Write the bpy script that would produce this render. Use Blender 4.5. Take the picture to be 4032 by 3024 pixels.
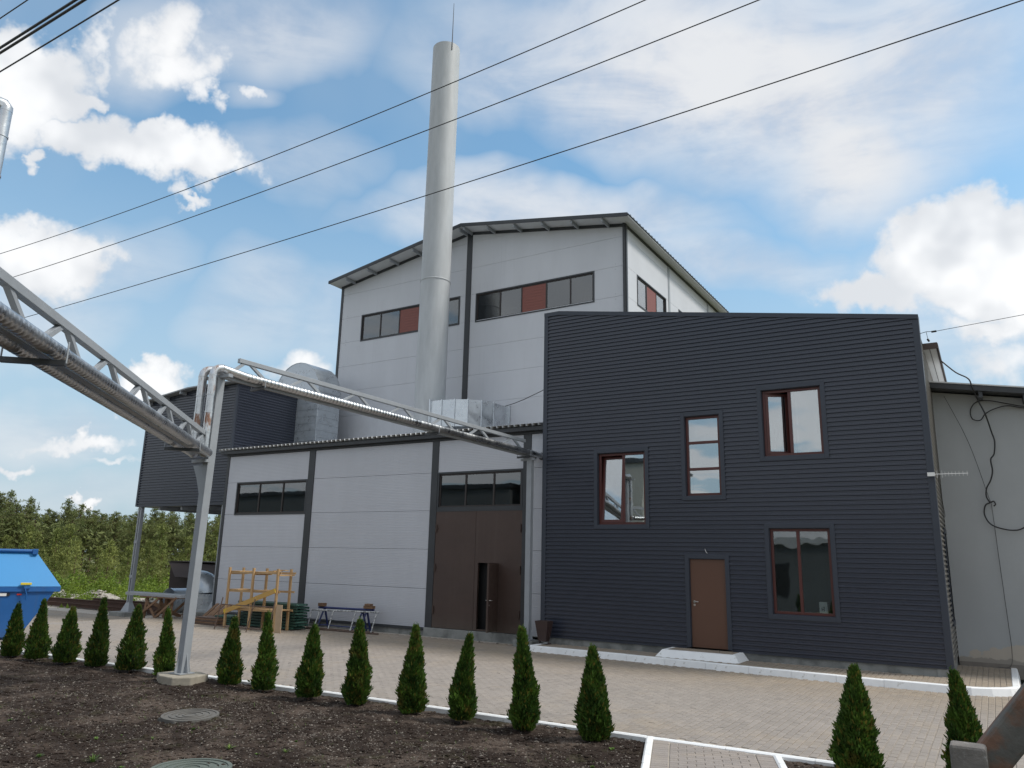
import bpy, bmesh, math, random
from math import sin, cos, pi, radians, sqrt, atan2, asin
from mathutils import Vector, Matrix
random.seed(11)
SC = bpy.context.scene
for o in list(bpy.data.objects): bpy.data.objects.remove(o)

# ------------------------------------------------------------------ camera
CAM_H = 2.188312
RGT = Vector((0.85267741, 0.52195961, 0.0223472)); UPV = Vector((0.09946468, -0.20418148, 0.97386688)); FWD = Vector((-0.51288206, 0.82817153, 0.22601749))
cam_d = bpy.data.cameras.new('camera'); cam = bpy.data.objects.new('camera', cam_d); SC.collection.objects.link(cam)
M = Matrix((RGT, UPV, -FWD)).transposed().to_4x4(); M.translation = Vector((0, 0, CAM_H)); cam.matrix_world = M
cam_d.sensor_width = 36; cam_d.lens = 3006.85/4032*36; cam_d.clip_start = 0.05; cam_d.clip_end = 3000
SC.camera = cam
def azel(px, py):
    """direction (azimuth from +Y towards +X, elevation) in degrees of a point given in the 2212x1659 view of the photograph"""
    x, y = px*1.8228, py*1.8228
    d = (FWD + RGT*((x-2016)/3006.85) - UPV*((y-1512)/3006.85)).normalized()
    return math.degrees(atan2(d.x, d.y)), math.degrees(asin(d.z))

# ------------------------------------------------------------------ sun, sky, exposure
SUN_EL, SUN_AZ = 52.0, 66.0          # azimuth clockwise from +Y (+X is 90)
sd = bpy.data.lights.new('sun', 'SUN'); sd.energy = 1.45; sd.angle = radians(11); sd.color = (1.0, 0.94, 0.86)
so = bpy.data.objects.new('sun', sd); SC.collection.objects.link(so)
sdir = Vector((sin(radians(SUN_AZ))*cos(radians(SUN_EL)), cos(radians(SUN_AZ))*cos(radians(SUN_EL)), sin(radians(SUN_EL))))
so.rotation_euler = sdir.to_track_quat('Z', 'Y').to_euler()
SC.view_settings.view_transform = 'Standard'; SC.view_settings.look = 'None'; SC.view_settings.gamma = 1.0
SC.view_settings.exposure = 0.98; SC.view_settings.use_curve_mapping = False

W = bpy.data.worlds.new('World'); SC.world = W; W.use_nodes = True
class NT:
    """small node-building helper"""
    def __init__(s, tree): s.t = tree; s.t.nodes.clear()
    def n(s, typ, **kw):
        nd = s.t.nodes.new(typ)
        for k, v in kw.items():
            if k == 'ins':
                for i, x in v.items():
                    if isinstance(x, bpy.types.NodeSocket): s.t.links.new(x, nd.inputs[i])
                    elif x is not None: nd.inputs[i].default_value = x
            else: setattr(nd, k, v)
        return nd
    def m(s, op, a, b=None, c=None, clamp=False):
        nd = s.n('ShaderNodeMath', operation=op, use_clamp=clamp, ins={0: a, 1: b, 2: c}); return nd.outputs[0]
    def vm(s, op, a, b=None, out=0):
        if isinstance(a, tuple): a = a[:3]
        nd = s.n('ShaderNodeVectorMath', operation=op, ins={0: a, 1: b}); return nd.outputs[out]
    def mix(s, f, a, b, blend='MIX'):
        nd = s.n('ShaderNodeMix', data_type='RGBA', blend_type=blend, ins={0: f, 6: a, 7: b}); return nd.outputs[2]
    def mr(s, v, a, b, c=0.0, d=1.0, smooth=True):
        nd = s.n('ShaderNodeMapRange', interpolation_type='SMOOTHSTEP' if smooth else 'LINEAR', ins={0: v, 1: a, 2: b, 3: c, 4: d}); return nd.outputs[0]
    def noise(s, vec, scale, detail=4.0, rough=0.5, dist=0.0, out=0, typ=None):
        nd = s.n('ShaderNodeTexNoise', ins={'Vector': vec, 'Scale': scale, 'Detail': detail, 'Roughness': rough, 'Distortion': dist})
        return nd.outputs[out]
def rgb(r, g, b): return (r, g, b, 1.0)

def build_world():
    w = NT(W.node_tree)
    sky = w.n('ShaderNodeTexSky', sky_type='NISHITA', sun_disc=False, sun_elevation=radians(SUN_EL), sun_rotation=radians(SUN_AZ), altitude=200.0, air_density=1.15, dust_density=1.6, ozone_density=1.6)
    tc = w.n('ShaderNodeTexCoord'); d = tc.outputs['Generated']
    sep = w.n('ShaderNodeSeparateXYZ', ins={0: d})
    x, y, z = sep.outputs
    az = w.m('MULTIPLY', w.m('ARCTAN2', x, y), 180/pi)
    el = w.m('MULTIPLY', w.m('ARCSINE', z), 180/pi)
    wn = w.noise(d, 7.0, 3.0, 0.55, 0.0, out=1)
    wn2 = w.noise(d, 26.0, 4.0, 0.6, 0.0, out=1)
    front = w.mr(w.vm('DOT_PRODUCT', d, tuple(FWD), out=1), .35, .55)
    def D(px, py):
        x, y = px*1.8228, py*1.8228
        return (FWD + RGT*((x-2016)/3006.85) - UPV*((y-1512)/3006.85)).normalized()
    def blobs(lst, vec):
        # each cloud mass is an ellipse of directions on the sky sphere
        acc = None
        for (cx, cy, rx, ry, rot, amp) in lst:
            c = D(cx, cy); ca_, sa_ = cos(radians(rot)), sin(radians(rot))
            t = (D(cx+30*ca_, cy+30*sa_)-D(cx-30*ca_, cy-30*sa_))/60*rx; b = (D(cx-30*sa_, cy+30*ca_)-D(cx+30*sa_, cy-30*ca_))/60*ry
            tt, bb, tb = t.dot(t), b.dot(b), t.dot(b); det = tt*bb-tb*tb
            dt = (t*bb-b*tb)/det; db = (b*tt-t*tb)/det
            u = w.m('SUBTRACT', w.vm('DOT_PRODUCT', vec, tuple(dt), out=1), c.dot(dt)); v = w.m('SUBTRACT', w.vm('DOT_PRODUCT', vec, tuple(db), out=1), c.dot(db))
            q = w.m('MULTIPLY_ADD', w.m('MULTIPLY_ADD', u, u, w.m('MULTIPLY', v, v)), -amp/2.1, amp)
            acc = q if acc is None else w.m('MAXIMUM', acc, q)
        return w.m('MULTIPLY', w.m('MAXIMUM', acc, 0.0), front)
    def zl(lst, k=.6337, ox=0.0): return [(ox+x*k, y*k, a*k, b*k, r, m) for (x, y, a, b, r, m) in lst]
    cum = zl([(120,200,230,110,5,1),(50,330,210,140,0,1),(200,280,165,75,10,1),(330,305,70,35,10,.9),(300,430,180,75,15,1),(430,510,150,72,20,1),(620,560,200,92,10,1.05),(710,600,140,80,0,1),(540,480,90,45,0,.9),
              (145,510,50,32,0,.8),(560,110,95,120,0,.78),(630,230,110,105,20,.80),(730,330,45,75,-10,.72),(335,120,55,60,0,.68),(375,195,45,60,0,.62),(870,310,42,24,10,.6),
              (70,860,240,130,8,1),(210,860,130,80,0,.95),(0,770,130,80,0,.95),(645,742,70,18,0,.62),(590,715,36,40,0,.5)])
    cum += zl([(1100,600,150,100,0,1.1),(1190,560,150,95,0,1.1),(930,655,120,48,0,1),(1260,640,110,110,0,1.1),(1180,730,120,40,0,.8)], .964, 987.5)
    cum += [(345,822,78,36,0,1),(300,850,50,24,0,.9),(170,945,105,22,0,.85),(198,1076,36,13,0,.95),(60,1003,50,13,0,.75),(668,800,80,40,0,.8),(2190,790,120,60,0,.7),(250,995,45,12,0,.6)]
    cir = zl([(900,90,360,170,0,.75),(1000,560,230,90,0,.42),(560,150,190,190,0,.7),(870,330,80,50,0,.5),(300,900,260,120,0,.5)])
    cir += zl([(620,180,470,200,8,1.2),(860,340,230,150,20,1.12),(1010,150,190,170,0,1.0),(280,110,330,130,0,.78),(70,150,150,120,0,.7),(500,40,460,110,0,.95),(180,480,340,62,0,.95),(600,570,220,66,10,.75),(20,430,160,50,0,.7)], .964, 987.5)
    cir += [(90,930,190,60,0,.65),(560,610,110,70,0,.5),(550,700,110,60,0,.45),(700,680,110,90,0,.4),(30,700,220,90,0,.6),(2100,720,210,120,0,.55),(200,1060,260,40,0,.4),(1900,600,240,60,0,.35)]
    d1 = w.vm('ADD', d, w.vm('MULTIPLY', w.vm('SUBTRACT', wn, (0.5, 0.5, 0.5)), (.13, .13, .10)))
    d2 = w.vm('ADD', d1, w.vm('MULTIPLY', w.vm('SUBTRACT', wn2, (0.5, 0.5, 0.5)), (.07, .07, .06)))
    B1 = blobs(cum, d2); B2 = blobs(cir, d1)
    # general cover elsewhere (clouds on a plane overhead, seen in perspective)
    zz = w.m('MAXIMUM', z, 0.06)
    pl = w.n('ShaderNodeCombineXYZ', ins={0: w.m('DIVIDE', x, zz), 1: w.m('DIVIDE', y, zz), 2: 0.0}).outputs[0]
    gen = w.noise(pl, 0.85, 4.0, 0.55, 0.3)
    # unseen cover, thickened for white fill on the facades: azimuth away from the view
    ca, ce = azel(1106, 830)
    vd = w.vm('DOT_PRODUCT', d, (sin(radians(ca))*cos(radians(ce)), cos(radians(ca))*cos(radians(ce)), sin(radians(ce))), out=1)
    away = w.mr(vd, 0.80, 0.62)
    gcl = w.m('MULTIPLY', w.mr(gen, 0.36, 0.52), away)
    fine = w.noise(d, 30.0, 4.0, 0.62)
    fine2 = w.noise(d, 11.0, 4.0, 0.6, 0.6)
    streak = w.noise(w.n('ShaderNodeMapping', ins={'Vector': d, 'Rotation': (0, radians(12), radians(35)), 'Scale': (5, 5, 15)}).outputs[0], 1.0, 5.0, 0.6, 0.35)
    # cumulus density: blob value eroded by fine noise
    dens = w.mr(w.m('ADD', B1, w.m('MULTIPLY', w.m('SUBTRACT', w.m('ADD', w.m('MULTIPLY', fine2, .65), w.m('MULTIPLY', fine, .35)), 0.5), 1.25)), 0.20, 0.74)
    dens = w.m('MAXIMUM', dens, gcl)
    cd = w.m('MULTIPLY', B2, w.mr(w.m('ADD', w.m('MULTIPLY', streak, 0.7), w.m('MULTIPLY', fine, .3)), 0.30, 0.56, 0.62, 1.0))
    hz = w.m('MAXIMUM', w.mr(el, 34.0, 2.0, 0.0, 0.85), w.mr(w.noise(d, 3.0, 3.0, .6), .35, .7, .02, .28))
    # sky base tone: cooler, softened to the photographed blue
    skyc = w.vm('MULTIPLY', sky.outputs[0], (0.66, 0.90, 0.90))
    base = w.mix(hz, skyc, rgb(2.35, 2.9, 3.45))
    # cloud shade: brighter crests, greyer bodies
    sh = w.noise(d, 9.0, 3.0, 0.55)
    ccol = w.mix(w.m('MULTIPLY', w.mr(sh, 0.36, 0.60), w.mr(B1, .45, 1.0, .35, 1.0)), rgb(3.7, 3.8, 3.95), rgb(5.2, 5.2, 5.2))
    c1 = w.mix(w.m('MULTIPLY', cd, 0.92, clamp=True), base, w.mix(w.mr(streak, .3, .65), rgb(2.9, 3.15, 3.6), rgb(3.9, 4.0, 4.15)))
    c2 = w.mix(w.m('MULTIPLY', dens, 0.93, clamp=True), c1, ccol)
    # ground half of the sky sphere
    c3 = w.mix(w.mr(z, 0.0, -0.03), c2, rgb(1.6, 1.6, 1.5))
    bg = w.n('ShaderNodeBackground', ins={0: c3, 1: 0.105})
    out = w.n('ShaderNodeOutputWorld', ins={0: bg.outputs[0]})
build_world()

# ------------------------------------------------------------------ materials
MATS = {}
def mat(name, col=(.5,.5,.5), rough=.6, metal=0.0, var=0.0, vscale=3.0, col2=None, c2scale=2.0, c2lo=.45, c2hi=.6, bump=0.0, bscale=40.0, bdist=0.01, island=0.0, objr=0.0, spec=.5, stretch=None, fn=None, coat=0.0):
    if name in MATS: return MATS[name]
    m = bpy.data.materials.new(name); m.use_nodes = True; w = NT(m.node_tree)
    tc = w.n('ShaderNodeTexCoord'); vec = tc.outputs['Object']
    if stretch: vec = w.n('ShaderNodeMapping', ins={'Vector': vec, 'Scale': stretch}).outputs[0]
    c = rgb(*col)
    if col2 is not None:
        c = w.mix(w.mr(w.noise(vec, c2scale, 6.0, .6), c2lo, c2hi), rgb(*col), rgb(*col2))
    if var:
        v = w.mr(w.noise(vec, vscale, 5.0, .6), .25, .75, 1-var, 1+var, smooth=False)
        c = w.vm('SCALE', c, None); c.node.inputs[3].default_value = 1; w.t.links.new(v, c.node.inputs[3])
    if island:
        g = w.n('ShaderNodeNewGeometry'); v = w.m('MULTIPLY_ADD', g.outputs['Random Per Island'], 2*island, 1-island)
        c = w.vm('SCALE', c, None); w.t.links.new(v, c.node.inputs[3])
    if objr:
        g = w.n('ShaderNodeObjectInfo'); v = w.m('MULTIPLY_ADD', g.outputs['Random'], 2*objr, 1-objr)
        c = w.vm('SCALE', c, None); w.t.links.new(v, c.node.inputs[3])
    bs = w.n('ShaderNodeBsdfPrincipled')
    if fn: c = fn(w, c, tc, bs) or c
    if isinstance(c, tuple): bs.inputs['Base Color'].default_value = c
    else: w.t.links.new(c, bs.inputs['Base Color'])
    if not bs.inputs['Roughness'].is_linked: bs.inputs['Roughness'].default_value = rough
    bs.inputs['Metallic'].default_value = metal; bs.inputs['Specular IOR Level'].default_value = spec
    bs.inputs['Coat Weight'].default_value = coat
    if bump and not bs.inputs['Normal'].is_linked:
        b = w.n('ShaderNodeBump', ins={'Strength': bump, 'Distance': bdist, 'Height': w.noise(vec, bscale, 6.0, .6)})
        w.t.links.new(b.outputs[0], bs.inputs['Normal'])
    w.n('ShaderNodeOutputMaterial', ins={0: bs.outputs[0]})
    MATS[name] = m; return m

def panel_fn(ribs):
    def f(w, c, tc, bs):
        # faint horizontal micro-ribs pressed into the sheet, streaky dirt, slight cushioning of the sheet
        s = w.n('ShaderNodeSeparateXYZ', ins={0: tc.outputs['Object']})
        rb = w.m('SINE', w.m('MULTIPLY', s.outputs[2], 2*pi/ribs))
        nz = w.noise(w.n('ShaderNodeMapping', ins={'Vector': tc.outputs['Object'], 'Scale': (.35, .35, .9)}).outputs[0], 1.3, 3.0, .5)
        b1 = w.n('ShaderNodeBump', ins={'Strength': .3 if ribs<.06 else .06, 'Distance': .004, 'Height': rb})
        b2 = w.n('ShaderNodeBump', ins={'Strength': .15, 'Distance': .02, 'Height': nz, 'Normal': b1.outputs[0]})
        w.t.links.new(b2.outputs[0], bs.inputs['Normal'])
        g = w.n('ShaderNodeNewGeometry'); gz = w.n('ShaderNodeSeparateXYZ', ins={0: g.outputs['Position']}).outputs[2]
        st = w.noise(w.n('ShaderNodeMapping', ins={'Vector': g.outputs['Position'], 'Scale': (1.1, 1.1, .35)}).outputs[0], 1.0, 5.0, .6)
        base = w.mr(gz, .2, 1.0, .88, 1.0)       # splash dirt at the foot of the wall
        run = w.noise(w.n('ShaderNodeMapping', ins={'Vector': g.outputs['Position'], 'Scale': (9, 9, .22)}).outputs[0], 1.0, 5.0, .6)
        runs = w.m('MULTIPLY', w.mr(run, .56, .72, 0.0, .055), w.mr(w.noise(g.outputs['Position'], .5, 3.0, .5), .45, .6))
        dirt = w.m('SUBTRACT', w.m('MULTIPLY', w.mr(st, .3, .7, .965, 1.02), base), runs)
        c = w.vm('SCALE', c, None); w.t.links.new(dirt, c.node.inputs[3]); return c
    return f
def grime_fn(lo, hi, dark):
    # rising dirt at the foot of a sheet and long faint runs down it
    def f(w, c, tc, bs):
        P = w.n('ShaderNodeNewGeometry').outputs['Position']; z = w.n('ShaderNodeSeparateXYZ', ins={0: P}).outputs[2]
        n = w.noise(P, 2.2, 5, .65); r = w.noise(w.n('ShaderNodeMapping', ins={'Vector': P, 'Scale': (7, 7, .3)}).outputs[0], 1.0, 5, .6)
        foot = w.m('MULTIPLY', w.mr(w.m('ADD', z, w.m('MULTIPLY', n, .5)), hi, lo), .55)
        c = w.mix(w.m('ADD', foot, w.m('MULTIPLY', w.mr(r, .5, .7), .18), clamp=True), c, rgb(*dark))
        w.t.links.new(w.mr(n, .3, .7, bs.inputs['Roughness'].default_value*.8, .62), bs.inputs['Roughness']); return c
    return f
M_panel = mat('light_grey_sandwich_panel', (.52,.53,.57), .42, var=.015, vscale=.6, objr=.008, fn=panel_fn(.05))
M_panelT = mat('smooth_grey_sandwich_panel', (.575,.585,.62), .42, var=.012, vscale=.5, objr=.006, fn=panel_fn(.3))
M_trim = mat('graphite_trim', (.040,.043,.048), .45, var=.15, vscale=2)
M_white = mat('white_soffit', (.62,.63,.64), .55, var=.06)
M_dark = mat('anthracite_cladding', (.036,.042,.062), .30, var=.05, vscale=.4, spec=.6)
M_sidecl = mat('sunlit_grey_side_cladding', (.17,.16,.145), .5, var=.1, vscale=2)  # paler copy of the dark sheet; sunlight on this side is put into the colour
M_darktrim = mat('anthracite_flashing', (.034,.041,.058), .42, var=.08, vscale=1.5)
M_frame = mat('dark_bronze_frame', (.035,.027,.025), .45)
M_redframe = mat('mahogany_frame', (.085,.022,.018), .38, var=.1)
M_reveal = mat('dark_reveal', (.035,.038,.044), .5)
M_gate = mat('brown_gate_steel', (.066,.041,.033), .48, var=.14, vscale=.8, bump=.15, bscale=3, bdist=.01, fn=grime_fn(.35, .95, (.105,.085,.068)))
M_door = mat('chocolate_door', (.115,.055,.034), .42, var=.05, vscale=.7)
M_steelgrey = mat('grey_painted_steel', (.30,.32,.345), .42, var=.08, vscale=4, bump=.1, bscale=60, bdist=.002)
M_vent = mat('rust_red_louvre', (.22,.068,.05), .5, var=.12, vscale=8, stretch=(1,1,10))
M_conc = mat('grey_concrete', (.24,.245,.235), .85, var=.22, vscale=3, col2=(.15,.155,.15), c2scale=1.6, bump=.5, bscale=22, bdist=.012)
M_slab = mat('pale_concrete_slab', (.30,.27,.22), .88, var=.2, vscale=6, bump=.6, bscale=30, bdist=.01)
M_kerb = mat('white_painted_kerb', (.82,.83,.84), .6, var=.05, vscale=5, objr=.03, col2=(.50,.49,.46), c2scale=7, c2lo=.6, c2hi=.75, bump=.2, bscale=60, bdist=.004)
M_handle = mat('satin_handle', (.62,.60,.57), .28, metal=1)
M_black = mat('near_black', (.012,.012,.013), .6)
M_cable = mat('black_cable', (.02,.02,.022), .5)
M_wire = mat('overhead_wire', (.035,.035,.038), .5)

def galv_fn(spangle, rust=0.0, bump=.35, vv=.16):
    def f(w, c, tc, bs):
        v = w.n('ShaderNodeTexVoronoi', ins={'Vector': tc.outputs['Object'], 'Scale': spangle})
        n2 = w.noise(tc.outputs['Object'], 3.0, 5, .6)
        k = w.m('ADD', w.m('MULTIPLY', v.outputs['Color'], vv), w.mr(n2, .3, .7, .80, 1.0))
        sv = w.vm('SCALE', c, None); w.t.links.new(k, sv.node.inputs[3]); c = sv
        w.t.links.new(w.mr(n2, .3, .7, .24, .42), bs.inputs['Roughness'])
        b = w.n('ShaderNodeBump', ins={'Strength': bump, 'Distance': .02, 'Height': w.noise(tc.outputs['Object'], 5.0, 3, .5)})
        w.t.links.new(b.outputs[0], bs.inputs['Normal'])
        if rust:
            r = w.mr(w.noise(w.n('ShaderNodeMapping', ins={'Vector': tc.outputs['Object'], 'Scale': (6, 6, 1.2)}).outputs[0], 1.6, 6, .7), .50, .62)
            c = w.mix(r, c, rgb(.22, .08, .025)); w.t.links.new(w.m('SUBTRACT', 1.0, r), bs.inputs['Metallic'])
        return c
    return f
M_galv = mat('galvanised_sheet', (.66,.69,.72), .3, metal=.9, fn=galv_fn(14, 0, .15, .08))
M_galvduct = mat('dull_galvanised_duct', (.52,.56,.60), .3, metal=.5, fn=galv_fn(9, 0, .02, .05))
M_galvpipe = mat('galvanised_pipe_jacket', (.56,.57,.58), .3, metal=1.0, fn=galv_fn(30, .0))
M_galvrust = mat('galvanised_jacket_rust_stained', (.60,.61,.62), .3, metal=1.0, fn=galv_fn(24, .5))
def chim_fn(w, c, tc, bs):
    n1 = w.noise(w.n('ShaderNodeMapping', ins={'Vector': tc.outputs['Object'], 'Scale': (3, 3, .5)}).outputs[0], 1.5, 6, .6)
    k = w.mr(n1, .3, .7, .92, 1.06); sv = w.vm('SCALE', c, None); w.t.links.new(k, sv.node.inputs[3]); return sv
M_chim = mat('silver_painted_chimney', (.45,.47,.49), .55, metal=.0, fn=chim_fn, bump=.08, bscale=30)
M_rust = mat('rusty_steel', (.085,.045,.032), .8, var=.3, vscale=5, bump=.3, bscale=40, bdist=.004)
M_rusty2 = mat('brown_rusty_tube', (.10,.065,.05), .7, var=.25, vscale=9)
M_wood = mat('fresh_pine_timber', (.44,.28,.135), .7, var=.16, vscale=3, stretch=(3,3,.6), objr=.08, bump=.2, bscale=20, bdist=.003)
M_oldwood = mat('weathered_timber', (.20,.115,.065), .8, var=.25, vscale=4, objr=.2, bump=.3, bscale=20, bdist=.004)
M_ply = mat('plywood_sheet', (.42,.30,.19), .7, var=.1, vscale=4)
M_yellowplank = mat('yellow_painted_plank', (.50,.30,.08), .65, col2=(.62,.42,.03), c2scale=1.4, c2lo=.5, c2hi=.56)
M_green = mat('green_painted_steel', (.028,.085,.062), .5, var=.3, vscale=6, objr=.25, col2=(.09,.11,.09), c2scale=9, c2lo=.6, c2hi=.7)
M_greenlt = mat('pale_green_steel', (.10,.21,.165), .5, var=.3, vscale=6, objr=.3)
M_blue = mat('blue_painted_steel', (.020,.032,.12), .45, var=.2, vscale=6)
M_splash = mat('plaster_splashed_steel', (.22,.23,.24), .7, col2=(.55,.55,.54), c2scale=14, c2lo=.45, c2hi=.55)
M_skip = mat('blue_skip_paint', (.012,.105,.33), .34, var=.10, vscale=2, coat=.1, fn=grime_fn(.1, .75, (.06,.10,.17)))
M_skiplid = mat('light_blue_lid_plastic', (.035,.25,.56), .42, var=.04, vscale=.7)
M_yellow = mat('yellow_plastic', (.70,.55,.05), .5)
M_red = mat('red_reflector', (.5,.03,.02), .4)
M_binb = mat('dark_brown_bin', (.050,.030,.027), .5, var=.15, vscale=4)
M_mank = mat('manhole_polymer_grey', (.125,.118,.108), .8, var=.15, vscale=7, bump=.3, bscale=60, bdist=.003)
M_mank2 = mat('manhole_polymer_green_grey', (.11,.13,.115), .8, var=.15, vscale=7, bump=.3, bscale=60, bdist=.003)
M_shed = mat('dark_brown_hopper_steel', (.030,.020,.019), .8, var=.2, vscale=1.2)
def stucco_fn(w, c, tc, bs):
    P = w.n('ShaderNodeNewGeometry').outputs['Position']
    s = w.n('ShaderNodeSeparateXYZ', ins={0: P})
    # render has fallen off near the ground, leaving a ragged pale patch; below it a darker damp band
    e = w.m('ADD', s.outputs[2], w.m('MULTIPLY', w.m('SUBTRACT', w.noise(P, 2.2, 6, .6), .5), .75))
    hgt = w.m('SUBTRACT', .60, w.m('MULTIPLY', w.m('ABSOLUTE', w.m('SUBTRACT', s.outputs[0], .45)), .20))
    patch = w.mr(w.m('SUBTRACT', e, hgt), .012, -.012)
    col = w.mix(patch, c, rgb(.48, .43, .37))
    damp = w.mr(w.m('ADD', s.outputs[2], w.m('MULTIPLY', w.m('SUBTRACT', w.noise(P, 5, 4, .5), .5), .22)), .30, .27)
    col = w.mix(w.m('MULTIPLY', damp, .55), col, rgb(.20, .19, .175))
    st = w.mr(w.noise(w.n('ShaderNodeMapping', ins={'Vector': P, 'Scale': (1.2, 1.2, .8)}).outputs[0], 1.0, 6, .6), .3, .7, .96, 1.03)
    sv = w.vm('SCALE', col, None); w.t.links.new(st, sv.node.inputs[3])
    b = w.n('ShaderNodeBump', ins={'Strength': .5, 'Distance': .006, 'Height': w.noise(P, 90, 4, .6)}); w.t.links.new(b.outputs[0], bs.inputs['Normal'])
    return sv
M_stucco = mat('grey_render', (.40,.415,.425), .9, fn=stucco_fn)
M_plast = mat('reflected_render', (.34,.34,.31), .9, var=.1, vscale=.5)
M_plast2 = mat('reflected_dark_render', (.13,.14,.145), .9, var=.12, vscale=.5)

def brick_fn(step):
    def f(w, c, tc, bs):
        g = w.n('ShaderNodeNewGeometry'); P = g.outputs['Position']
        r = w.m('FRACT', w.m('ADD', g.outputs['Random Per Island'], w.n('ShaderNodeObjectInfo').outputs['Random']))
        big = w.noise(P, .35, 5, .55); med = w.noise(P, 1.6, 5, .6, .4); fine = w.noise(P, 60, 4, .6)
        tan_mix = w.mr(w.m('ADD', w.m('MULTIPLY', big, .6), w.m('MULTIPLY', med, .4)), .47, .66)
        sp = w.n('ShaderNodeSeparateXYZ', ins={0: P})
        near = w.mr(sp.outputs[1], 13.6, 17.0, 0.0, .75)         # tan tint grows towards the buildings
        tan_mix = w.m('MAXIMUM', w.m('MULTIPLY', tan_mix, .45), w.m('MULTIPLY', near, w.mr(med, .28, .62, .55, 1.0)))
        c = w.mix(tan_mix, c, rgb(.285, .228, .165))
        k = w.m('MULTIPLY', w.m('MULTIPLY_ADD', r, .13, .935), w.m('MULTIPLY', w.mr(fine, .3, .7, .92, 1.07), w.mr(med, .25, .75, .94, 1.05)))
        stain = w.mr(w.noise(P, .8, 6, .7, .8), .58, .70, 1.0, .86); tr_ = w.mr(w.noise(w.n('ShaderNodeMapping', ins={'Vector': P, 'Rotation': (0, 0, radians(8)), 'Scale': (.12, 1.6, 1)}).outputs[0], 1.0, 4, .6), .55, .68, 1.0, .93)
        k = w.m('MULTIPLY', k, w.m('MULTIPLY', stain, tr_))
        sv = w.vm('SCALE', c, None); w.t.links.new(k, sv.node.inputs[3])
        b = w.n('ShaderNodeBump', ins={'Strength': .4, 'Distance': .004, 'Height': fine}); w.t.links.new(b.outputs[0], bs.inputs['Normal'])
        return sv
    return f
M_brick = mat('concrete_paver', (.285,.254,.230), .85, fn=brick_fn(True))
M_brickp = mat('footpath_paver', (.285,.252,.232), .85, fn=brick_fn(False))
M_sand = mat('jointing_sand', (.40,.355,.305), .95, var=.12, vscale=6)
def soil_fn(w, c, tc, bs):
    P = tc.outputs['Object']
    a = w.noise(P, 1.1, 6, .6); b_ = w.noise(P, 7, 6, .65)
    grav = w.mr(w.m('ADD', w.m('MULTIPLY', a, .7), w.m('MULTIPLY', b_, .3)), .47, .62)
    c = w.mix(w.m('MULTIPLY', grav, .85), rgb(.032, .022, .017), rgb(.115, .087, .070))
    moss = w.mr(w.noise(P, 2.0, 5, .6), .56, .68); c = w.mix(w.m('MULTIPLY', moss, .35), c, rgb(.055, .055, .022))
    v = w.n('ShaderNodeTexVoronoi', ins={'Vector': P, 'Scale': 26.0}); 
    peb = w.m('MULTIPLY', w.mr(v.outputs['Distance'], .22, .14), w.mr(w.n('ShaderNodeSeparateColor', ins={0: v.outputs['Color']}).outputs[0], .80, .84))
    c = w.mix(w.m('MULTIPLY', peb, .6), c, rgb(.26, .23, .20))
    hb = w.m('ADD', w.noise(P, 30, 7, .7), w.m('MULTIPLY', peb, .3))
    b = w.n('ShaderNodeBump', ins={'Strength': 1.0, 'Distance': .03, 'Height': hb}); w.t.links.new(b.outputs[0], bs.inputs['Normal'])
    return c
M_soil = mat('dark_topsoil', (.05,.035,.03), .95, fn=soil_fn, spec=.2)
M_stone = mat('pale_pebble', (.165,.142,.12), .85, island=.55)
M_gravel = mat('rubble_stone', (.34,.315,.27), .9, island=.35)
def ground_fn(w, c, tc, bs):
    P = tc.outputs['Object']; n = w.noise(P, .12, 7, .6)
    c = w.mix(w.mr(n, .42, .58), rgb(.075, .10, .028), rgb(.17, .15, .085)); n3 = w.noise(P, 3.0, 6, .65)
    k = w.mr(n3, .25, .75, .7, 1.3); sv = w.vm('SCALE', c, None); w.t.links.new(k, sv.node.inputs[3]); return sv
M_ground = mat('rough_meadow_ground', fn=ground_fn, rough=.95, spec=.2)

def leaf_mat(name, c1, c2, rough=.55, isl=.35, trans=.25, tip=None, rng=.9, brown=None):
    m = bpy.data.materials.new(name); m.use_nodes = True; w = NT(m.node_tree)
    g = w.n('ShaderNodeNewGeometry'); tc = w.n('ShaderNodeTexCoord'); oi = w.n('ShaderNodeObjectInfo')
    off = w.vm('SCALE', (7.3, 3.1, 5.7), None); w.t.links.new(oi.outputs['Random'], off.node.inputs[3])
    n = w.noise(w.vm('ADD', tc.outputs['Object'], off), isl, 4, .6)
    c = w.mix(w.mr(n, .35, .65), rgb(*c1), rgb(*c2))
    if tip: c = w.mix(w.mr(g.outputs['Random Per Island'], .90, .93), c, rgb(*tip))
    k = w.m('MULTIPLY', w.m('MULTIPLY_ADD', g.outputs['Random Per Island'], rng, 1-rng/2), w.m('MULTIPLY_ADD', oi.outputs['Random'], .3, .85))
    if brown: c = w.mix(w.m('MULTIPLY', w.mr(w.noise(w.vm('ADD', tc.outputs['Object'], off), 4.0, 3, .6), .58, .68), .6), c, rgb(*brown))
    sv = w.vm('SCALE', c, None); w.t.links.new(k, sv.node.inputs[3])
    bs = w.n('ShaderNodeBsdfPrincipled', ins={'Base Color': sv, 'Roughness': rough, 'Specular IOR Level': .3})
    tr = w.n('ShaderNodeBsdfTranslucent', ins={0: sv})
    mx = w.n('ShaderNodeMixShader', ins={0: trans, 1: bs.outputs[0], 2: tr.outputs[0]})
    w.n('ShaderNodeOutputMaterial', ins={0: mx.outputs[0]}); MATS[name] = m; return m
M_thuja = leaf_mat('thuja_foliage', (.034,.078,.014), (.082,.150,.022), .6, 5.0, trans=.2, tip=(.12,.10,.02), brown=(.14,.10,.025))
M_core = mat('thuja_inner_shade', (.012,.024,.008), .9)
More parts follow.
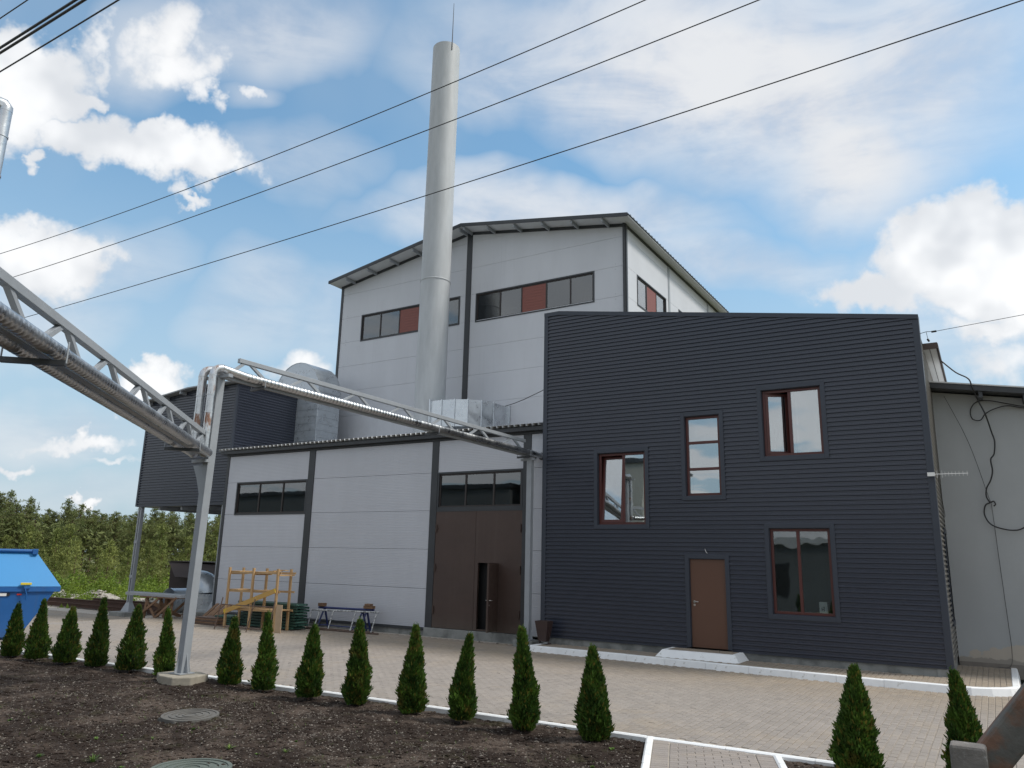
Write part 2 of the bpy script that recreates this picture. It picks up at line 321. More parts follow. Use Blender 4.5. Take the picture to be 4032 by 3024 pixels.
M_pine = leaf_mat('pine_needles', (.128,.155,.056), (.190,.212,.074), .65, .5, trans=.35, rng=.4)
M_pineyoung = leaf_mat('young_pine_needles', (.17,.205,.058), (.245,.27,.080), .65, .5, trans=.3, rng=.5)
M_bush = leaf_mat('bright_shrub_leaves', (.12,.19,.025), (.20,.27,.035), .55, .6, trans=.3, rng=.6)
M_weed = leaf_mat('weed_leaves', (.09,.16,.035), (.15,.22,.05), .5, 5, trans=.3)
M_bark = mat('pine_bark', (.17,.105,.075), .9, var=.25, vscale=3)

def glass_mat(name, refl, tint, wav=.0, trans=True, wscale=1.2):
    m = bpy.data.materials.new(name); m.use_nodes = True; w = NT(m.node_tree)
    tc = w.n('ShaderNodeTexCoord'); lw = w.n('ShaderNodeLayerWeight', ins={0: .35})
    fac = w.m('MULTIPLY_ADD', lw.outputs['Fresnel'], .6, refl, clamp=True)
    gl = w.n('ShaderNodeBsdfGlossy', ins={'Color': rgb(.92,.95,.97), 'Roughness': .015})
    if wav:
        b = w.n('ShaderNodeBump', ins={'Strength': 1.0, 'Distance': wav, 'Height': w.noise(tc.outputs['Object'], wscale, 2, .5)})
        w.t.links.new(b.outputs[0], gl.inputs['Normal'])
    tr = w.n('ShaderNodeBsdfTransparent', ins={0: rgb(*tint)})
    mx = w.n('ShaderNodeMixShader', ins={0: fac, 1: tr.outputs[0], 2: gl.outputs[0]})
    w.n('ShaderNodeOutputMaterial', ins={0: mx.outputs[0]}); MATS[name] = m; return m
M_glassdark = glass_mat('tinted_wavy_glass', .13, (.30,.32,.33), .0016, wscale=.9)
M_glass = glass_mat('coated_window_glass', .36, (.62,.66,.66), .004, wscale=.9)
M_glassD = glass_mat('ground_floor_glass', .10, (.80,.84,.84), .003)
M_room = mat('room_interior', (.10,.10,.10), .9)
M_roomlit = mat('pale_room_interior', (.45,.46,.45), .9)
M_blind = mat('pale_vertical_blind', (.52,.55,.56), .8, stretch=(12,1,.2), var=.08, vscale=3)
M_curt = mat('brown_curtain', (.24,.18,.14), .9)
M_paper = mat('white_card', (.75,.75,.73), .8)

# ------------------------------------------------------------------ mesh helpers
COL = SC.collection
class MB:
    def __init__(s): s.v = []; s.f = []; s.smooth = []
    def add(s, vs, fs, smooth=False):
        b = len(s.v); s.v += [tuple(v) for v in vs]; s.f += [tuple(b+i for i in f) for f in fs]; s.smooth += [smooth]*len(fs); return s
    def box(s, x0, x1, y0, y1, z0, z1, T=None):
        vs = [(x,y,z) for z in (z0,z1) for y in (y0,y1) for x in (x0,x1)]
        if T: vs = [T(*v) for v in vs]
        return s.add(vs, [(0,2,3,1),(4,5,7,6),(0,1,5,4),(2,6,7,3),(0,4,6,2),(1,3,7,5)])
    def poly(s, pts, y0, y1, T=None):       # polygon in x,z extruded in y
        n = len(pts); vs = [(p[0],y0,p[1]) for p in pts]+[(p[0],y1,p[1]) for p in pts]
        if T: vs = [T(*v) for v in vs]
        return s.add(vs, [tuple(range(n)), tuple(range(2*n-1,n-1,-1))]+[(i,i+n,(i+1)%n+n,(i+1)%n) for i in range(n)])
    def prism(s, pts, z0, z1):              # polygon in x,y extruded in z
        n = len(pts); vs = [(p[0],p[1],z0) for p in pts]+[(p[0],p[1],z1) for p in pts]
        return s.add(vs, [tuple(range(n-1,-1,-1)), tuple(range(n,2*n))]+[(i,(i+1)%n,(i+1)%n+n,i+n) for i in range(n)])
    def beam(s, a, b, w, h=None, up=(0,0,1)):   # rectangular bar from a to b
        h = h or w; a = Vector(a); b = Vector(b); d = (b-a).normalized(); u = Vector(up)
        if abs(d.dot(u)) > .98: u = Vector((0,1,0))
        r = d.cross(u).normalized(); u = r.cross(d)
        vs = [p + r*(i*w/2) + u*(j*h/2) for p in (a,b) for (i,j) in ((-1,-1),(1,-1),(1,1),(-1,1))]
        return s.add(vs, [(0,1,2,3),(7,6,5,4),(0,4,5,1),(1,5,6,2),(2,6,7,3),(3,7,4,0)])
    def tube(s, pts, r, n=10, cap=True, smooth=True):
        pts = [Vector(p) for p in pts]; rs = r if isinstance(r, (list,tuple)) else [r]*len(pts)
        vs = []; u = None
        for i, p in enumerate(pts):
            d = (pts[min(i+1,len(pts)-1)]-pts[max(i-1,0)]).normalized()
            if u is None:
                u = Vector((0,0,1)) if abs(d.z) < .9 else Vector((1,0,0))
            u = (u - d*u.dot(d)).normalized(); w = d.cross(u)
            for k in range(n):
                a = 2*pi*k/n; vs.append(p + (u*cos(a)+w*sin(a))*rs[i])
        fs = [(i*n+k, i*n+(k+1)%n, (i+1)*n+(k+1)%n, (i+1)*n+k) for i in range(len(pts)-1) for k in range(n)]
        s.add(vs, fs, smooth)
        if cap:
            s.add([vs[k] for k in range(n)], [tuple(range(n-1,-1,-1))]); s.add(vs[-n:], [tuple(range(n))])
        return s
    def mesh(s, name, origin=(0,0,0)):
        me = bpy.data.meshes.new(name); ox,oy,oz = origin
        me.from_pydata([(x-ox,y-oy,z-oz) for x,y,z in s.v], [], s.f)
        me.polygons.foreach_set('use_smooth', s.smooth); me.update(); return me
    def build(s, name, m, parent=None, origin=None, label=None, fix=True, bevel=0):
        org = Vector(origin) if origin is not None else (WL[parent.name] if parent is not None else Vector((0,0,0)))
        me = s.mesh(name, org)
        if fix:
            bm = bmesh.new(); bm.from_mesh(me); bmesh.ops.recalc_face_normals(bm, faces=bm.faces); bm.to_mesh(me); bm.free()
        me.materials.append(m)
        o = bpy.data.objects.new(name, me); COL.objects.link(o)
        if parent is not None:
            o.parent = parent; o.location = org - WL[parent.name]
        else: o.location = org
        WL[o.name] = org
        if label: o['label'] = label
        if bevel:
            bv = o.modifiers.new('edge', 'BEVEL'); bv.width = bevel; bv.segments = 2; bv.limit_method = 'ANGLE'
        return o
WL = {}
def thing(name, label, cat, loc=(0,0,0), group=None):
    o = bpy.data.objects.new(name, None); COL.objects.link(o); o.location = loc; o.empty_display_size = .2
    o['label'] = label; o['category'] = cat
    if group: o['group'] = group
    WL[o.name] = Vector(loc); return o
def tag(o, label, cat, group=None):
    o['label'] = label; o['category'] = cat
    if group: o['group'] = group
    return o
def struct(o, kind='structure'): o['kind'] = kind; return o
def bx(name, m, parent, x0,x1,y0,y1,z0,z1, label=None, bevel=0, T=None):
    return MB().box(x0,x1,y0,y1,z0,z1,T).build(name, m, parent, label=label, bevel=bevel)
def copy_tree(o, parent=None, loc=None):
    c = o.copy(); COL.objects.link(c); WL[c.name] = WL[o.name]
    if parent is not None: c.parent = parent
    if loc is not None: c.location = loc; WL[c.name] = Vector(loc)
    for ch in list(o.children): copy_tree(ch, c)
    return c
def clip(pts, a, b, c):      # keep a*x+b*z<=c
    out = []
    for i, p in enumerate(pts):
        q = pts[(i+1)%len(pts)]; dp = a*p[0]+b*p[1]-c; dq = a*q[0]+b*q[1]-c
        if dp <= 0: out.append(p)
        if dp*dq < 0:
            t = dp/(dp-dq); out.append((p[0]+t*(q[0]-p[0]), p[1]+t*(q[1]-p[1])))
    return out
def sstep(a, b, x): t = max(0, min(1, (x-a)/(b-a))); return t*t*(3-2*t)
def zg(x): return -.25*sstep(-24.5, -28.5, x)      # the yard falls away towards the far left

# ------------------------------------------------------------------ ground, yard, terrace, garden
def grid_sheet(x0,x1,nx,y0,y1,ny,zf,inside=None):
    mb = MB(); idx = {}
    for j in range(ny+1):
        for i in range(nx+1):
            x = x0+(x1-x0)*i/nx; y = y0+(y1-y0)*j/ny
            idx[i,j] = len(mb.v); mb.v.append((x,y,zf(x,y)))
    for j in range(ny):
        for i in range(nx):
            cx = x0+(x1-x0)*(i+.5)/nx; cy = y0+(y1-y0)*(j+.5)/ny
            if inside and not inside(cx,cy): continue
            mb.f.append((idx[i,j],idx[i+1,j],idx[i+1,j+1],idx[i,j+1])); mb.smooth.append(True)
    return mb
def far_z(x, y):
    r = math.hypot(x, y)
    return -.40 - .25*sstep(28, 60, r) + .35*sin(x*.03)*cos(y*.025)*sstep(60,200,r)
struct(grid_sheet(-1200,1200,96,-1200,1200,96,far_z).build('ground', M_ground, fix=False))

def kerbline(x): # thin white kerb between the garden and the yard
    pts = [(-40,9.0),(-15.7,9.68),(-9.9,9.96),(-4.06,10.10),(3,10.32)]
    for a,b in zip(pts,pts[1:]):
        if x <= b[0] or b is pts[-1]: return a[1]+(b[1]-a[1])*(x-a[0])/(b[0]-a[0])
TERR = [(-10.25,17.47),(-7.45,17.33),(-4.6,17.15),(-2.0,17.02),(-.55,17.02),(-.22,17.16),(.08,17.40),(.24,17.68),(.27,21.1)]
def in_terr(x,y):
    if y > 18.45 and x < -.86: return True
    if x < -10.25 or x > .27: return False
    for a,b in zip(TERR,TERR[1:]):
        if a[0] <= x <= b[0] and b[0] > a[0]:
            return y > a[1]+(b[1]-a[1])*(x-a[0])/(b[0]-a[0])
    return y > 17.5
YX0, YX1 = -44.0, 9.0
def yard_sheet():
    mb = MB(); n = 106
    for i in range(n+1):
        x = YX0+(YX1-YX0)*i/n; k = kerbline(x)-.05
        for j in range(5): mb.v.append((x, k+(19.2-k)*j/4, zg(x)-.013))
    for i in range(n):
        for j in range(4): mb.f.append((i*5+j,(i+1)*5+j,(i+1)*5+j+1,i*5+j+1)); mb.smooth.append(True)
    return mb
yard = struct(yard_sheet().build('yard_paving', M_sand, fix=False))
back = struct(grid_sheet(-46,-23.5,45,19.2,27,16,lambda x,y: zg(x)-.017).build('back_yard', M_sand, fix=False))
bme = None
def brick_mesh(lx=.1, ly=.2, h=.03, ch=.005, gap=.0055, gapy=.0025):
    a=lx/2-gap; b=ly/2-gapy; mb=MB()
    vs=[(-a,-b,-h),(a,-b,-h),(a,b,-h),(-a,b,-h),(-a,-b,-ch),(a,-b,-ch),(a,b,-ch),(-a,b,-ch),(-a+ch,-b+ch,0),(a-ch,-b+ch,0),(a-ch,b-ch,0),(-a+ch,b-ch,0)]
    fs=[(8,9,10,11)]+[(i,(i+1)%4,(i+1)%4+4,i+4) for i in range(4)]+[(i+4,(i+1)%4+4,(i+1)%4+8,i+8) for i in range(4)]
    return vs, fs
bvs, bfs = brick_mesh()
def visible(x,y,z=0,mx=.06):
    d = Vector((x,y,z-CAM_H)); zz = d.dot(FWD)
    if zz < .5: return False
    return abs(d.dot(RGT)/zz) < .6704+mx and -d.dot(UPV)/zz < .5028+mx
def screen_size(x,y,z=0): return 1/(Vector((x,y,z-CAM_H)).dot(FWD))
bricks = []
nx = int((YX1-YX0)/.1)
for i in range(nx):
    x = YX0+.05+.1*i
    for j in range(52):
        y = 9.0+.1+.2*j+(.1 if i % 2 else 0)
        if y < kerbline(x)+.09 or in_terr(x,y) or not visible(x,y,0,.40): continue
        if x < -10.25 and y > 18.72: continue
        if x > -.8 and y > 21: continue
        bricks.append((x,y))
bricks.sort(key=lambda p: -screen_size(*p))
def jit(): return random.gauss(0,.0011)
def brick_objs(lst, parent, mesh, name='brick', rot=0, zf=lambda x:0):
    for (x,y) in lst:
        o = bpy.data.objects.new(name, mesh); COL.objects.link(o); o.parent = parent
        o.location = Vector((x,y,zf(x)+jit()))-WL[parent.name]; o.rotation_euler = (random.gauss(0,.006),random.gauss(0,.006),rot+random.gauss(0,.006))
m_b = bpy.data.meshes.new('brick'); m_b.from_pydata(bvs,[],bfs); m_b.materials.append(M_brick)
brick_objs(bricks[:300], yard, m_b, zf=zg)
mb = MB()
for (x,y) in bricks[300:]:
    z0 = zg(x)+jit(); tx = random.gauss(0,.008); ty = random.gauss(0,.010)
    mb.add([(x+v[0], y+v[1], z0+v[2]+v[0]*tx+v[1]*ty) for v in bvs], bfs)
o = mb.build('brick_field', M_brick, yard, fix=False); o['kind'] = 'stuff'

# terrace in front of the dark building
pts = TERR+[(-.9,21.1),(-.9,18.47),(-10.25,18.47)]
terr = struct(MB().prism([(p[0]+.0,p[1]+.14 if 0<i<5 else p[1]+.08) for i,p in enumerate(pts[:8])]+[(.2,21.08),(-.86,21.08),(-.86,18.47),(-10.2,18.47)], -.05, .105).build('terrace', M_sand))
mb = MB()
for i in range(110):
    for j in range(22):
        x = -10.1+.05+.1*i; y = 17.0+.1+.2*j+(.1 if i % 2 else 0)
        if not in_terr(x,y-.20) or not in_terr(x-.05,y-.22) or x > .10: continue
        if (y > 18.38 and x < -.98) or y > 21.0: continue
        if -6.80 < x < -5.0 and y > 17.68: continue
        z0 = .12+jit(); mb.add([(x+v[0], y+v[1], z0+v[2]) for v in bvs], bfs)
o = mb.build('brick_field', M_brick, terr, fix=False); o['kind'] = 'stuff'

def kerb_stone(a, b, w, z0, z1, ins, side):
    """one kerb stone from a to b, width w towards `side`, its face leaning in by ins"""
    a = Vector((a[0],a[1],0)); b = Vector((b[0],b[1],0)); d = (b-a).normalized(); n = Vector((-d.y,d.x,0))*side
    a += d*.003; b -= d*.003; mb = MB()
    vs = [(*(a).xy,z0),(*(b).xy,z0),(*(b+n*w).xy,z0),(*(a+n*w).xy,z0),
          (*(a+n*ins).xy,z1-.015),(*(b+n*ins).xy,z1-.015),(*(b+n*w).xy,z1-.01),(*(a+n*w).xy,z1-.01),
          (*(a+n*(ins+.02)).xy,z1),(*(b+n*(ins+.02)).xy,z1),(*(b+n*(w-.01)).xy,z1),(*(a+n*(w-.01)).xy,z1)]
    fs = [(3,2,1,0)]+[(i,(i+1)%4,(i+1)%4+4,i+4) for i in range(4)]+[(i+4,(i+1)%4+4,(i+1)%4+8,i+8) for i in range(4)]+[(8,9,10,11)]
    return mb.add(vs, fs)
def kerb(name, path, step, w, z0, z1, ins, side, first=True):
    root = bpy.data.objects.new(name, None); COL.objects.link(root); root.location = (path[0][0],path[0][1],0); WL[root.name]=Vector(root.location); struct(root)
    for p,q in zip(path,path[1:]):
        L = math.dist(p,q); k = max(1,round(L/step))
        for i in range(k):
            a = (p[0]+(q[0]-p[0])*i/k, p[1]+(q[1]-p[1])*i/k); b = (p[0]+(q[0]-p[0])*(i+1)/k, p[1]+(q[1]-p[1])*(i+1)/k)
            dz = random.gauss(0,.0025)
            kerb_stone(a,b,w,z0,z1+dz,ins,side).build('kerb_stone', M_kerb, root, origin=(a[0],a[1],0))
    return root
kerb('terrace_kerb', [(-10.25,18.44),(-10.25,17.47)]+TERR[1:], 1.0, .15, -.04, .135, .03, 1)
# white-edged step at the brown door
root = bpy.data.objects.new('door_step', None); COL.objects.link(root); root.location = (-5.87,18.1,.12); WL[root.name]=Vector(root.location); struct(root)
b0=[(-6.88,18.45),(-6.88,17.66),(-4.93,17.66),(-4.93,18.45)]; t0=[(-6.74,18.45),(-6.74,17.78),(-5.05,17.78),(-5.05,18.45)]
def slope_slab(ring0, ring1, ring2, z0, z1):
    mb=MB(); n=len(ring0)
    mb.add([(*p,z0) for p in ring0]+[(*p,z1) for p in ring1]+[(*p,z1) for p in ring2]+[(*p,z0) for p in ring2],
           [(i,i+1,i+1+n,i+n) for i in range(n-1)]+[(i+n,i+1+n,i+1+2*n,i+2*n) for i in range(n-1)]+[(i+2*n,i+1+2*n,i+1+3*n,i+3*n) for i in range(n-1)])
    return mb
r2=[(-6.66,18.445),(-6.66,17.86),(-5.13,17.86),(-5.13,18.445)]
slope_slab(b0,t0,r2,.112,.275).build('kerb_edge', M_kerb, root, fix=True)
bx('step_bed', M_sand, root, -6.67,-5.12,17.85,18.445,.112,.262)
for i in range(16):
    for j in range(3):
        x=-6.61+.1*i; y=17.96+.2*j
        if x+.05>-5.12 or y+.1>18.47: continue
        mbb=MB().add([(v[0],v[1],v[2]) for v in bvs],bfs)
        o=bpy.data.objects.new('brick', m_b); COL.objects.link(o); o.parent=root; o.location=Vector((x,y,.272+jit()))-WL[root.name]

# footpath and garden
PD = Vector((.335,-.942,0)).normalized(); PN = Vector((PD.y*-1,PD.x,0)) # along the path, across it (to the right)
PL = Vector((-4.06,10.07,0)); PWID = 1.42
def pathpt(u, s): return PL+PD*s+PN*u          # u across, s along
def in_path(x,y,m=0):
    d = Vector((x,y,0))-PL; return -m < d.dot(PN) < PWID+.24+m
def soil_base(x,y):
    ky = kerbline(x)
    n = math.sin(x*1.7+y*2.3)*.014+math.sin(x*4.1-y*3.3)*.010+math.sin(x*9.7+y*11.3)*.006
    base = -.045+n
    base += .035*sstep(ky-.2, ky-2.5, y)
    base += .10*math.exp(-((x+12.15)**2+(y-8.95)**2)/.75)*sstep(ky-.05,ky-.5,y)     # earth banked up round the post footing
    return base
def soil_h(x,y): return soil_base(x,y) + random.gauss(0,.006)
soil = struct(grid_sheet(-30,3.6,560,-3,10.3,220,soil_h,lambda x,y: y < kerbline(x)-.01 and not (in_path(x,y,-.03))).build('garden_soil', M_soil, fix=False))
kerb('garden_kerb', [(-36,kerbline(-36)-.08),(-15.7,kerbline(-15.7)-.08),(-9.9,kerbline(-9.9)-.08),(-4.06,kerbline(-4.06)-.08),(3.2,kerbline(3.2)-.08)], 1.0, .08, -.2, .018, .0, 1)
a = pathpt(0,.0); b = pathpt(0,5.0)
kerb('footpath_kerb', [(a.x,a.y),(b.x,b.y)], 1.0, .09, -.2, .016, .0, 1)
a = pathpt(PWID+.09,-.40); b = pathpt(PWID+.09,5.0)
# (the right-hand kerb starts where it meets the garden kerb)
while a.y > kerbline(a.x)-.10: a += PD*.02
kerb('footpath_kerb', [(a.x,a.y),(b.x,b.y)], 1.0, .09, -.2, .016, .0, 1)
mb = MB()
def upto(u):
    p = pathpt(u,-.8)
    while p.y > kerbline(p.x)-.085: p += PD*.005
    return p
q = [upto(.085),upto(PWID+.095),pathpt(PWID+.095,5.2),pathpt(.085,5.2)]
mb.add([(p.x, p.y, -.012) for p in q], [(0,3,2,1)])
path = struct(mb.build('footpath', M_sand, fix=False))
bvs2, bfs2 = brick_mesh(.2,.1,.03,.006,.004,.004); m_bh = bpy.data.meshes.new('brick'); m_bh.from_pydata(brick_mesh(.1,.1,.03,.006,.004,.004)[0],[],bfs2); m_bh.materials.append(M_brickp)
m_bp = bpy.data.meshes.new('brick'); m_bp.from_pydata(bvs2,[],bfs2); m_bp.materials.append(M_brickp)
rot = atan2(PN.y, PN.x)
cnt = 0
for r in range(56):
    s = -.62+.1*r
    row = [(.096+.1, 0), (PWID+.09-.104, 0)]
    off = .1 if r % 2 else 0
    row += [(.302+.1+off+.2*k, 0) for k in range(5-(1 if off else 0))]
    if off: row += [(.302+.05,1),(.302+.95,1)]
    for (u,hb) in row:
        p = pathpt(u, s)
        if p.y > kerbline(p.x)-.14: continue
        if not visible(p.x,p.y,0,.15): continue
        o = bpy.data.objects.new('brick', m_bh if hb else m_bp); COL.objects.link(o); o.parent = path
        o.location = (p.x,p.y,jit()); o.rotation_euler = (random.gauss(0,.008),random.gauss(0,.008),rot+random.gauss(0,.008)); cnt += 1
# stones on the soil
def gp(px,py,z=0.0):   # ground point under a spot of the 2212x1659 view
    x,y=px*1.8228,py*1.8228; d=FWD+RGT*((x-2016)/3006.85)-UPV*((y-1512)/3006.85); t=(z-CAM_H)/d.z; return d.x*t,d.y*t
def soil_spot():
    if random.random()<.35: return random.uniform(-21,1), random.uniform(2.5,10)
    return gp(random.uniform(-60,2260), random.uniform(1380,1700), -.03)
def pebble(mb, x, y, z, r):
    ph = random.random()*6.28; n = 5; vs=[(x,y,z+r*.55)]
    for k in range(n):
        a=ph+2*pi*k/n; rr=r*random.uniform(.7,1.25); vs.append((x+rr*cos(a), y+rr*sin(a), z+r*random.uniform(.0,.25)))
    for k in range(n):
        a=ph+2*pi*k/n+.5; rr=r*random.uniform(.6,.9); vs.append((x+rr*cos(a), y+rr*sin(a), z-r*.4))
    fs=[(0,1+k,1+(k+1)%n) for k in range(n)]+[(1+k,6+k,6+(k+1)%n,1+(k+1)%n) for k in range(n)]
    mb.add(vs,fs)
mb = MB(); k = 0
while k < 15000:
    x, y = soil_spot()
    if y > kerbline(x)-.1 or in_path(x,y,.05) or not visible(x,y,0,.02): continue
    dens = .30+.5*math.exp(-((x+9.5)**2/9+(y-7.9)**2/1.6))+.35*math.exp(-((x+12.5)**2/4+(y-7.2)**2/.6))
    dens *= .5+.5*(math.sin(x*2.1+1)*math.sin(y*3.3+x)+1)/2+.25
    if random.random() > dens: continue
    r = min(.034, random.lognormvariate(math.log(.0065),.45)); pebble(mb,x,y,soil_base(x,y)+.003,r); k += 1
o = mb.build('soil_pebbles', M_stone, fix=False); o['kind']='stuff'; o['label']='small pale pebbles scattered over the dark garden soil'; o['category']='pebbles'
# clods of earth
mb = MB(); k=0
while k < 15000:
    x, y = soil_spot()
    if y > kerbline(x)-.1 or in_path(x,y,.05) or not visible(x,y,0,.02): continue
    pebble(mb,x,y,soil_base(x,y)+.002,min(.05,random.lognormvariate(math.log(.014),.55))); k+=1
o = mb.build('soil_clods', M_soil, fix=False); o['kind']='stuff'; o['label']='loose dark clods of earth lying on the garden soil'; o['category']='soil clods'
# sparse sprouting grass on the soil
mb = MB()
for _ in range(260):
    x = random.uniform(-13,-3.8); y = random.uniform(5.2,8.9)
    if in_path(x,y,.1): continue
    for b in range(random.randint(2,5)):
        a=random.random()*6.28; L=random.uniform(.02,.055); dx,dy=cos(a)*L*.7,sin(a)*L*.7; wx,wy=-sin(a)*.0022,cos(a)*.0022
        zb=soil_base(x,y)-.005; mb.add([(x-wx,y-wy,zb),(x+wx,y+wy,zb),(x+dx,y+dy,zb+L)],[(0,1,2)])
o = mb.build('grass_sprouts', M_weed, fix=False); o['kind']='stuff'; o['label']='sparse thin grass blades sprouting from the garden soil'; o['category']='grass'

# ------------------------------------------------------------------ wall helpers
def frontT(Y):            # wall facing -y : u=x, outward w -> -y
    return lambda u,v,w: (u, Y-w, v)
def rightT(X):            # wall facing +x : u=y
    return lambda u,v,w: (X+w, u, v)
def tbox(T,u0,u1,v0,v1,w0,w1,mb=None):
    mb = mb or MB()
    return mb.add([T(u,v,w) for v in (v0,v1) for w in (w0,w1) for u in (u0,u1)], [(0,2,3,1),(4,5,7,6),(0,1,5,4),(2,6,7,3),(0,4,6,2),(1,3,7,5)])
def frame_mb(T,u0,u1,v0,v1,t,w0,w1,bars=(),hbars=(),mb=None):
    mb = mb or MB()
    tbox(T,u0,u0+t,v0,v1,w0,w1,mb); tbox(T,u1-t,u1,v0,v1,w0,w1,mb); tbox(T,u0+t,u1-t,v0,v0+t,w0,w1,mb); tbox(T,u0+t,u1-t,v1-t,v1,w0,w1,mb)
    for b in bars: tbox(T,b-t*.55,b+t*.55,v0+t,v1-t,w0,w1,mb)
    for h in hbars: tbox(T,u0+t,u1-t,h-t*.55,h+t*.55,w0,w1,mb)
    return mb
def rough_room(parent,T,u0,u1,v0,v1,depth,m=None):
    """a shallow room behind a window: back, sides, floor and ceiling"""
    mb = MB(); d=-depth
    P=lambda u,v,w:T(u,v,w)
    a=.02
    mb.add([P(u0,v0,d),P(u1,v0,d),P(u1,v1,d),P(u0,v1,d),P(u0,v0,-a-.1),P(u1,v0,-a-.1),P(u1,v1,-a-.1),P(u0,v1,-a-.1)],[(0,1,2,3),(0,4,5,1),(1,5,6,2),(2,6,7,3),(3,7,4,0)])
    return mb.build('room', m or M_room, parent, fix=False)
def strip_window(parent,T,u0,u1,v0,v1,divs,red=(),label=None,w=0.0,glass=None):
    """long industrial window: dark reveal strip, frame, panes; `red` lists the panes that are louvred vents"""
    fr = frame_mb(T,u0,u1,v0,v1,.05,-.10,w+.02).build('window', M_trim, parent)
    if label: fr['label']=label
    es=[u0+.05]+list(divs)+[u1-.05]
    f2 = frame_mb(T,u0+.051,u1-.051,v0+.051,v1-.051,.045,-.07,-.02,bars=divs).build('frame', M_frame, fr)
    for i in range(len(es)-1):
        a,b=es[i],es[i+1]
        if i in red:
            o=MB()
            n=9; h=(v1-v0-.2)/n
            for k in range(n):
                vv=v0+.1+k*h; o.add([T(a+.03,vv,-.03),T(b-.03,vv,-.03),T(b-.03,vv+h*.97,-.034),T(a+.03,vv+h*.97,-.034),T(a+.03,vv,-.06),T(b-.03,vv,-.06),T(b-.03,vv+h*.96,-.06),T(a+.03,vv+h*.96,-.06)],[(0,1,2,3),(4,7,6,5),(0,4,5,1),(2,6,7,3),(0,3,7,4),(1,5,6,2)])
            o.build('vent_panel', M_vent, fr, fix=False)
        else: tbox(T,a+.02,b-.02,v0+.08,v1-.08,-.055,-.045).build('pane', glass or M_glassdark, fr)
    return fr

# ------------------------------------------------------------------ low annex (grey sandwich panels)
YG = 18.80
annex = thing('annex_building', 'low light grey panelled annex with brown double gate and strip windows', 'building', (-17.2,YG,0))
Tg = frontT(YG)
rows = [.22,1.335,2.485,3.635,4.785,5.78]
bays = [(-23.99,-19.82),(-19.53,-14.48),(-14.23,-11.19),(-10.93,-10.30)]
for bi,(x0,x1) in enumerate(bays):
    for ri in range(5):
        z0,z1 = rows[ri]+.004, rows[ri+1]-.004
        a,b = x0,x1
        if bi==0 and ri==3: b=-23.46
        if bi==2 and ri<4: continue
        if ri==4: z1=5.76
        tbox(Tg,a,b,z0,z1,-.08,0).build('panel', M_panel, annex, origin=(a,YG,z0), bevel=.004)
# dark vertical column strips, corner, frieze, plinth drip
for (a,b) in ((-24.12,-23.99),(-19.82,-19.53),(-14.48,-14.23),(-11.19,-10.93)):
    tbox(Tg,a+.002,b-.002,.19,5.77,-.06,.025).build('column_strip', M_trim, annex, bevel=.004)
tbox(Tg,-24.14,-10.38,5.77,5.93,-.05,.045).build('fascia', M_trim, annex)
for (a,b) in ((-23.99,-19.83),(-19.53,-14.49),(-10.92,-10.38)):
    tbox(Tg,a,b,.15,.212,-.05,.05).build('drip_rail', M_trim, annex)
tbox(Tg,-24.1,-14.5,-.3,.15,-.3,.0).build('plinth', M_conc, annex)
tbox(Tg,-14.5,-10.38,-.3,.235,-.3,.05).build('gate_sill', M_conc, annex, bevel=.015)
strip_window(annex,Tg,-23.455,-19.83,3.60,4.785,(-22.25,-21.04),label='three-light strip window left of the first dark column')
strip_window(annex,Tg,-14.22,-11.20,3.68,4.785,(-13.20,-12.20),label='three-light strip window over the brown gate')
# inner shell so nothing shows through
bx('wall_core', M_reveal, annex, -24.05,-10.32,YG+.62,24.38,.0,5.70)
bx('end_wall', M_panel, annex, -24.11,-24.03,YG+.09,24.3,.1,5.76)
# gate: two brown leaves, hinges, wicket door
GZ0,GZ1=.25,3.60
gate = MB()
tbox(Tg,-14.225,-12.77,GZ0,GZ1,-.06,.012,gate)
gate.build('gate_leaf', M_gate, annex, label='left brown steel gate leaf')
g2=MB()
tbox(Tg,-12.762,-12.65,GZ0,GZ1,-.06,.012,g2); tbox(Tg,-12.65,-11.95,2.125,GZ1,-.06,.012,g2); tbox(Tg,-11.95,-11.195,GZ0,GZ1,-.06,.012,g2); tbox(Tg,-12.65,-11.95,GZ0,.29,-.06,.012,g2)
gl2=g2.build('gate_leaf', M_gate, annex, label='right brown steel gate leaf with a wicket door')
tbox(Tg,-14.225,-11.195,3.60,3.68,-.06,.02).build('gate_lintel', M_trim, annex)
for (x,z) in ((-14.19,3.1),(-14.19,1.95),(-14.19,.75),(-11.23,3.1),(-11.23,1.95),(-11.23,.75)):
    o=MB().tube([(x,YG-.035,z-.11),(x,YG-.035,z+.11)],.022,8); tbox(Tg,x-.02,x+.06 if x<-13 else x+.02,z-.02,z+.02,.012,.03,o); o.build('hinge', M_gate, annex)
ang=radians(100); hx,hy=-11.955,YG-.03
def Tw(u,v,w): return (hx-u*cos(ang)+w*sin(ang), hy-u*sin(ang)-w*cos(ang), v)
wk=MB(); tbox(Tw,0,.69,.29,2.12,-.025,.025,wk); wko=wk.build('wicket_door', M_gate, annex, label='open brown wicket door standing out from the gate')
for zz in (.6,1.6): MB().tube([(hx,hy-.02,zz),(hx,hy-.02,zz+.14)],.02,8).build('hinge', M_gate, wko)
o=MB(); 
for sgn in (-1,1):
    o.tube([Tw(.62,1.13,sgn*.028),Tw(.62,1.13,sgn*.075),Tw(.50,1.13,sgn*.078)],.010,8); o.tube([Tw(.62,1.0,sgn*.028),Tw(.62,1.0,sgn*.04)],.018,10)
o.build('handle', M_handle, wko)
# short leg of the frame handle on the leaf edge, interior darkness
bx('gate_interior', M_black, annex, -14.1,-11.3,YG+.25,YG+.60,.2,3.5)
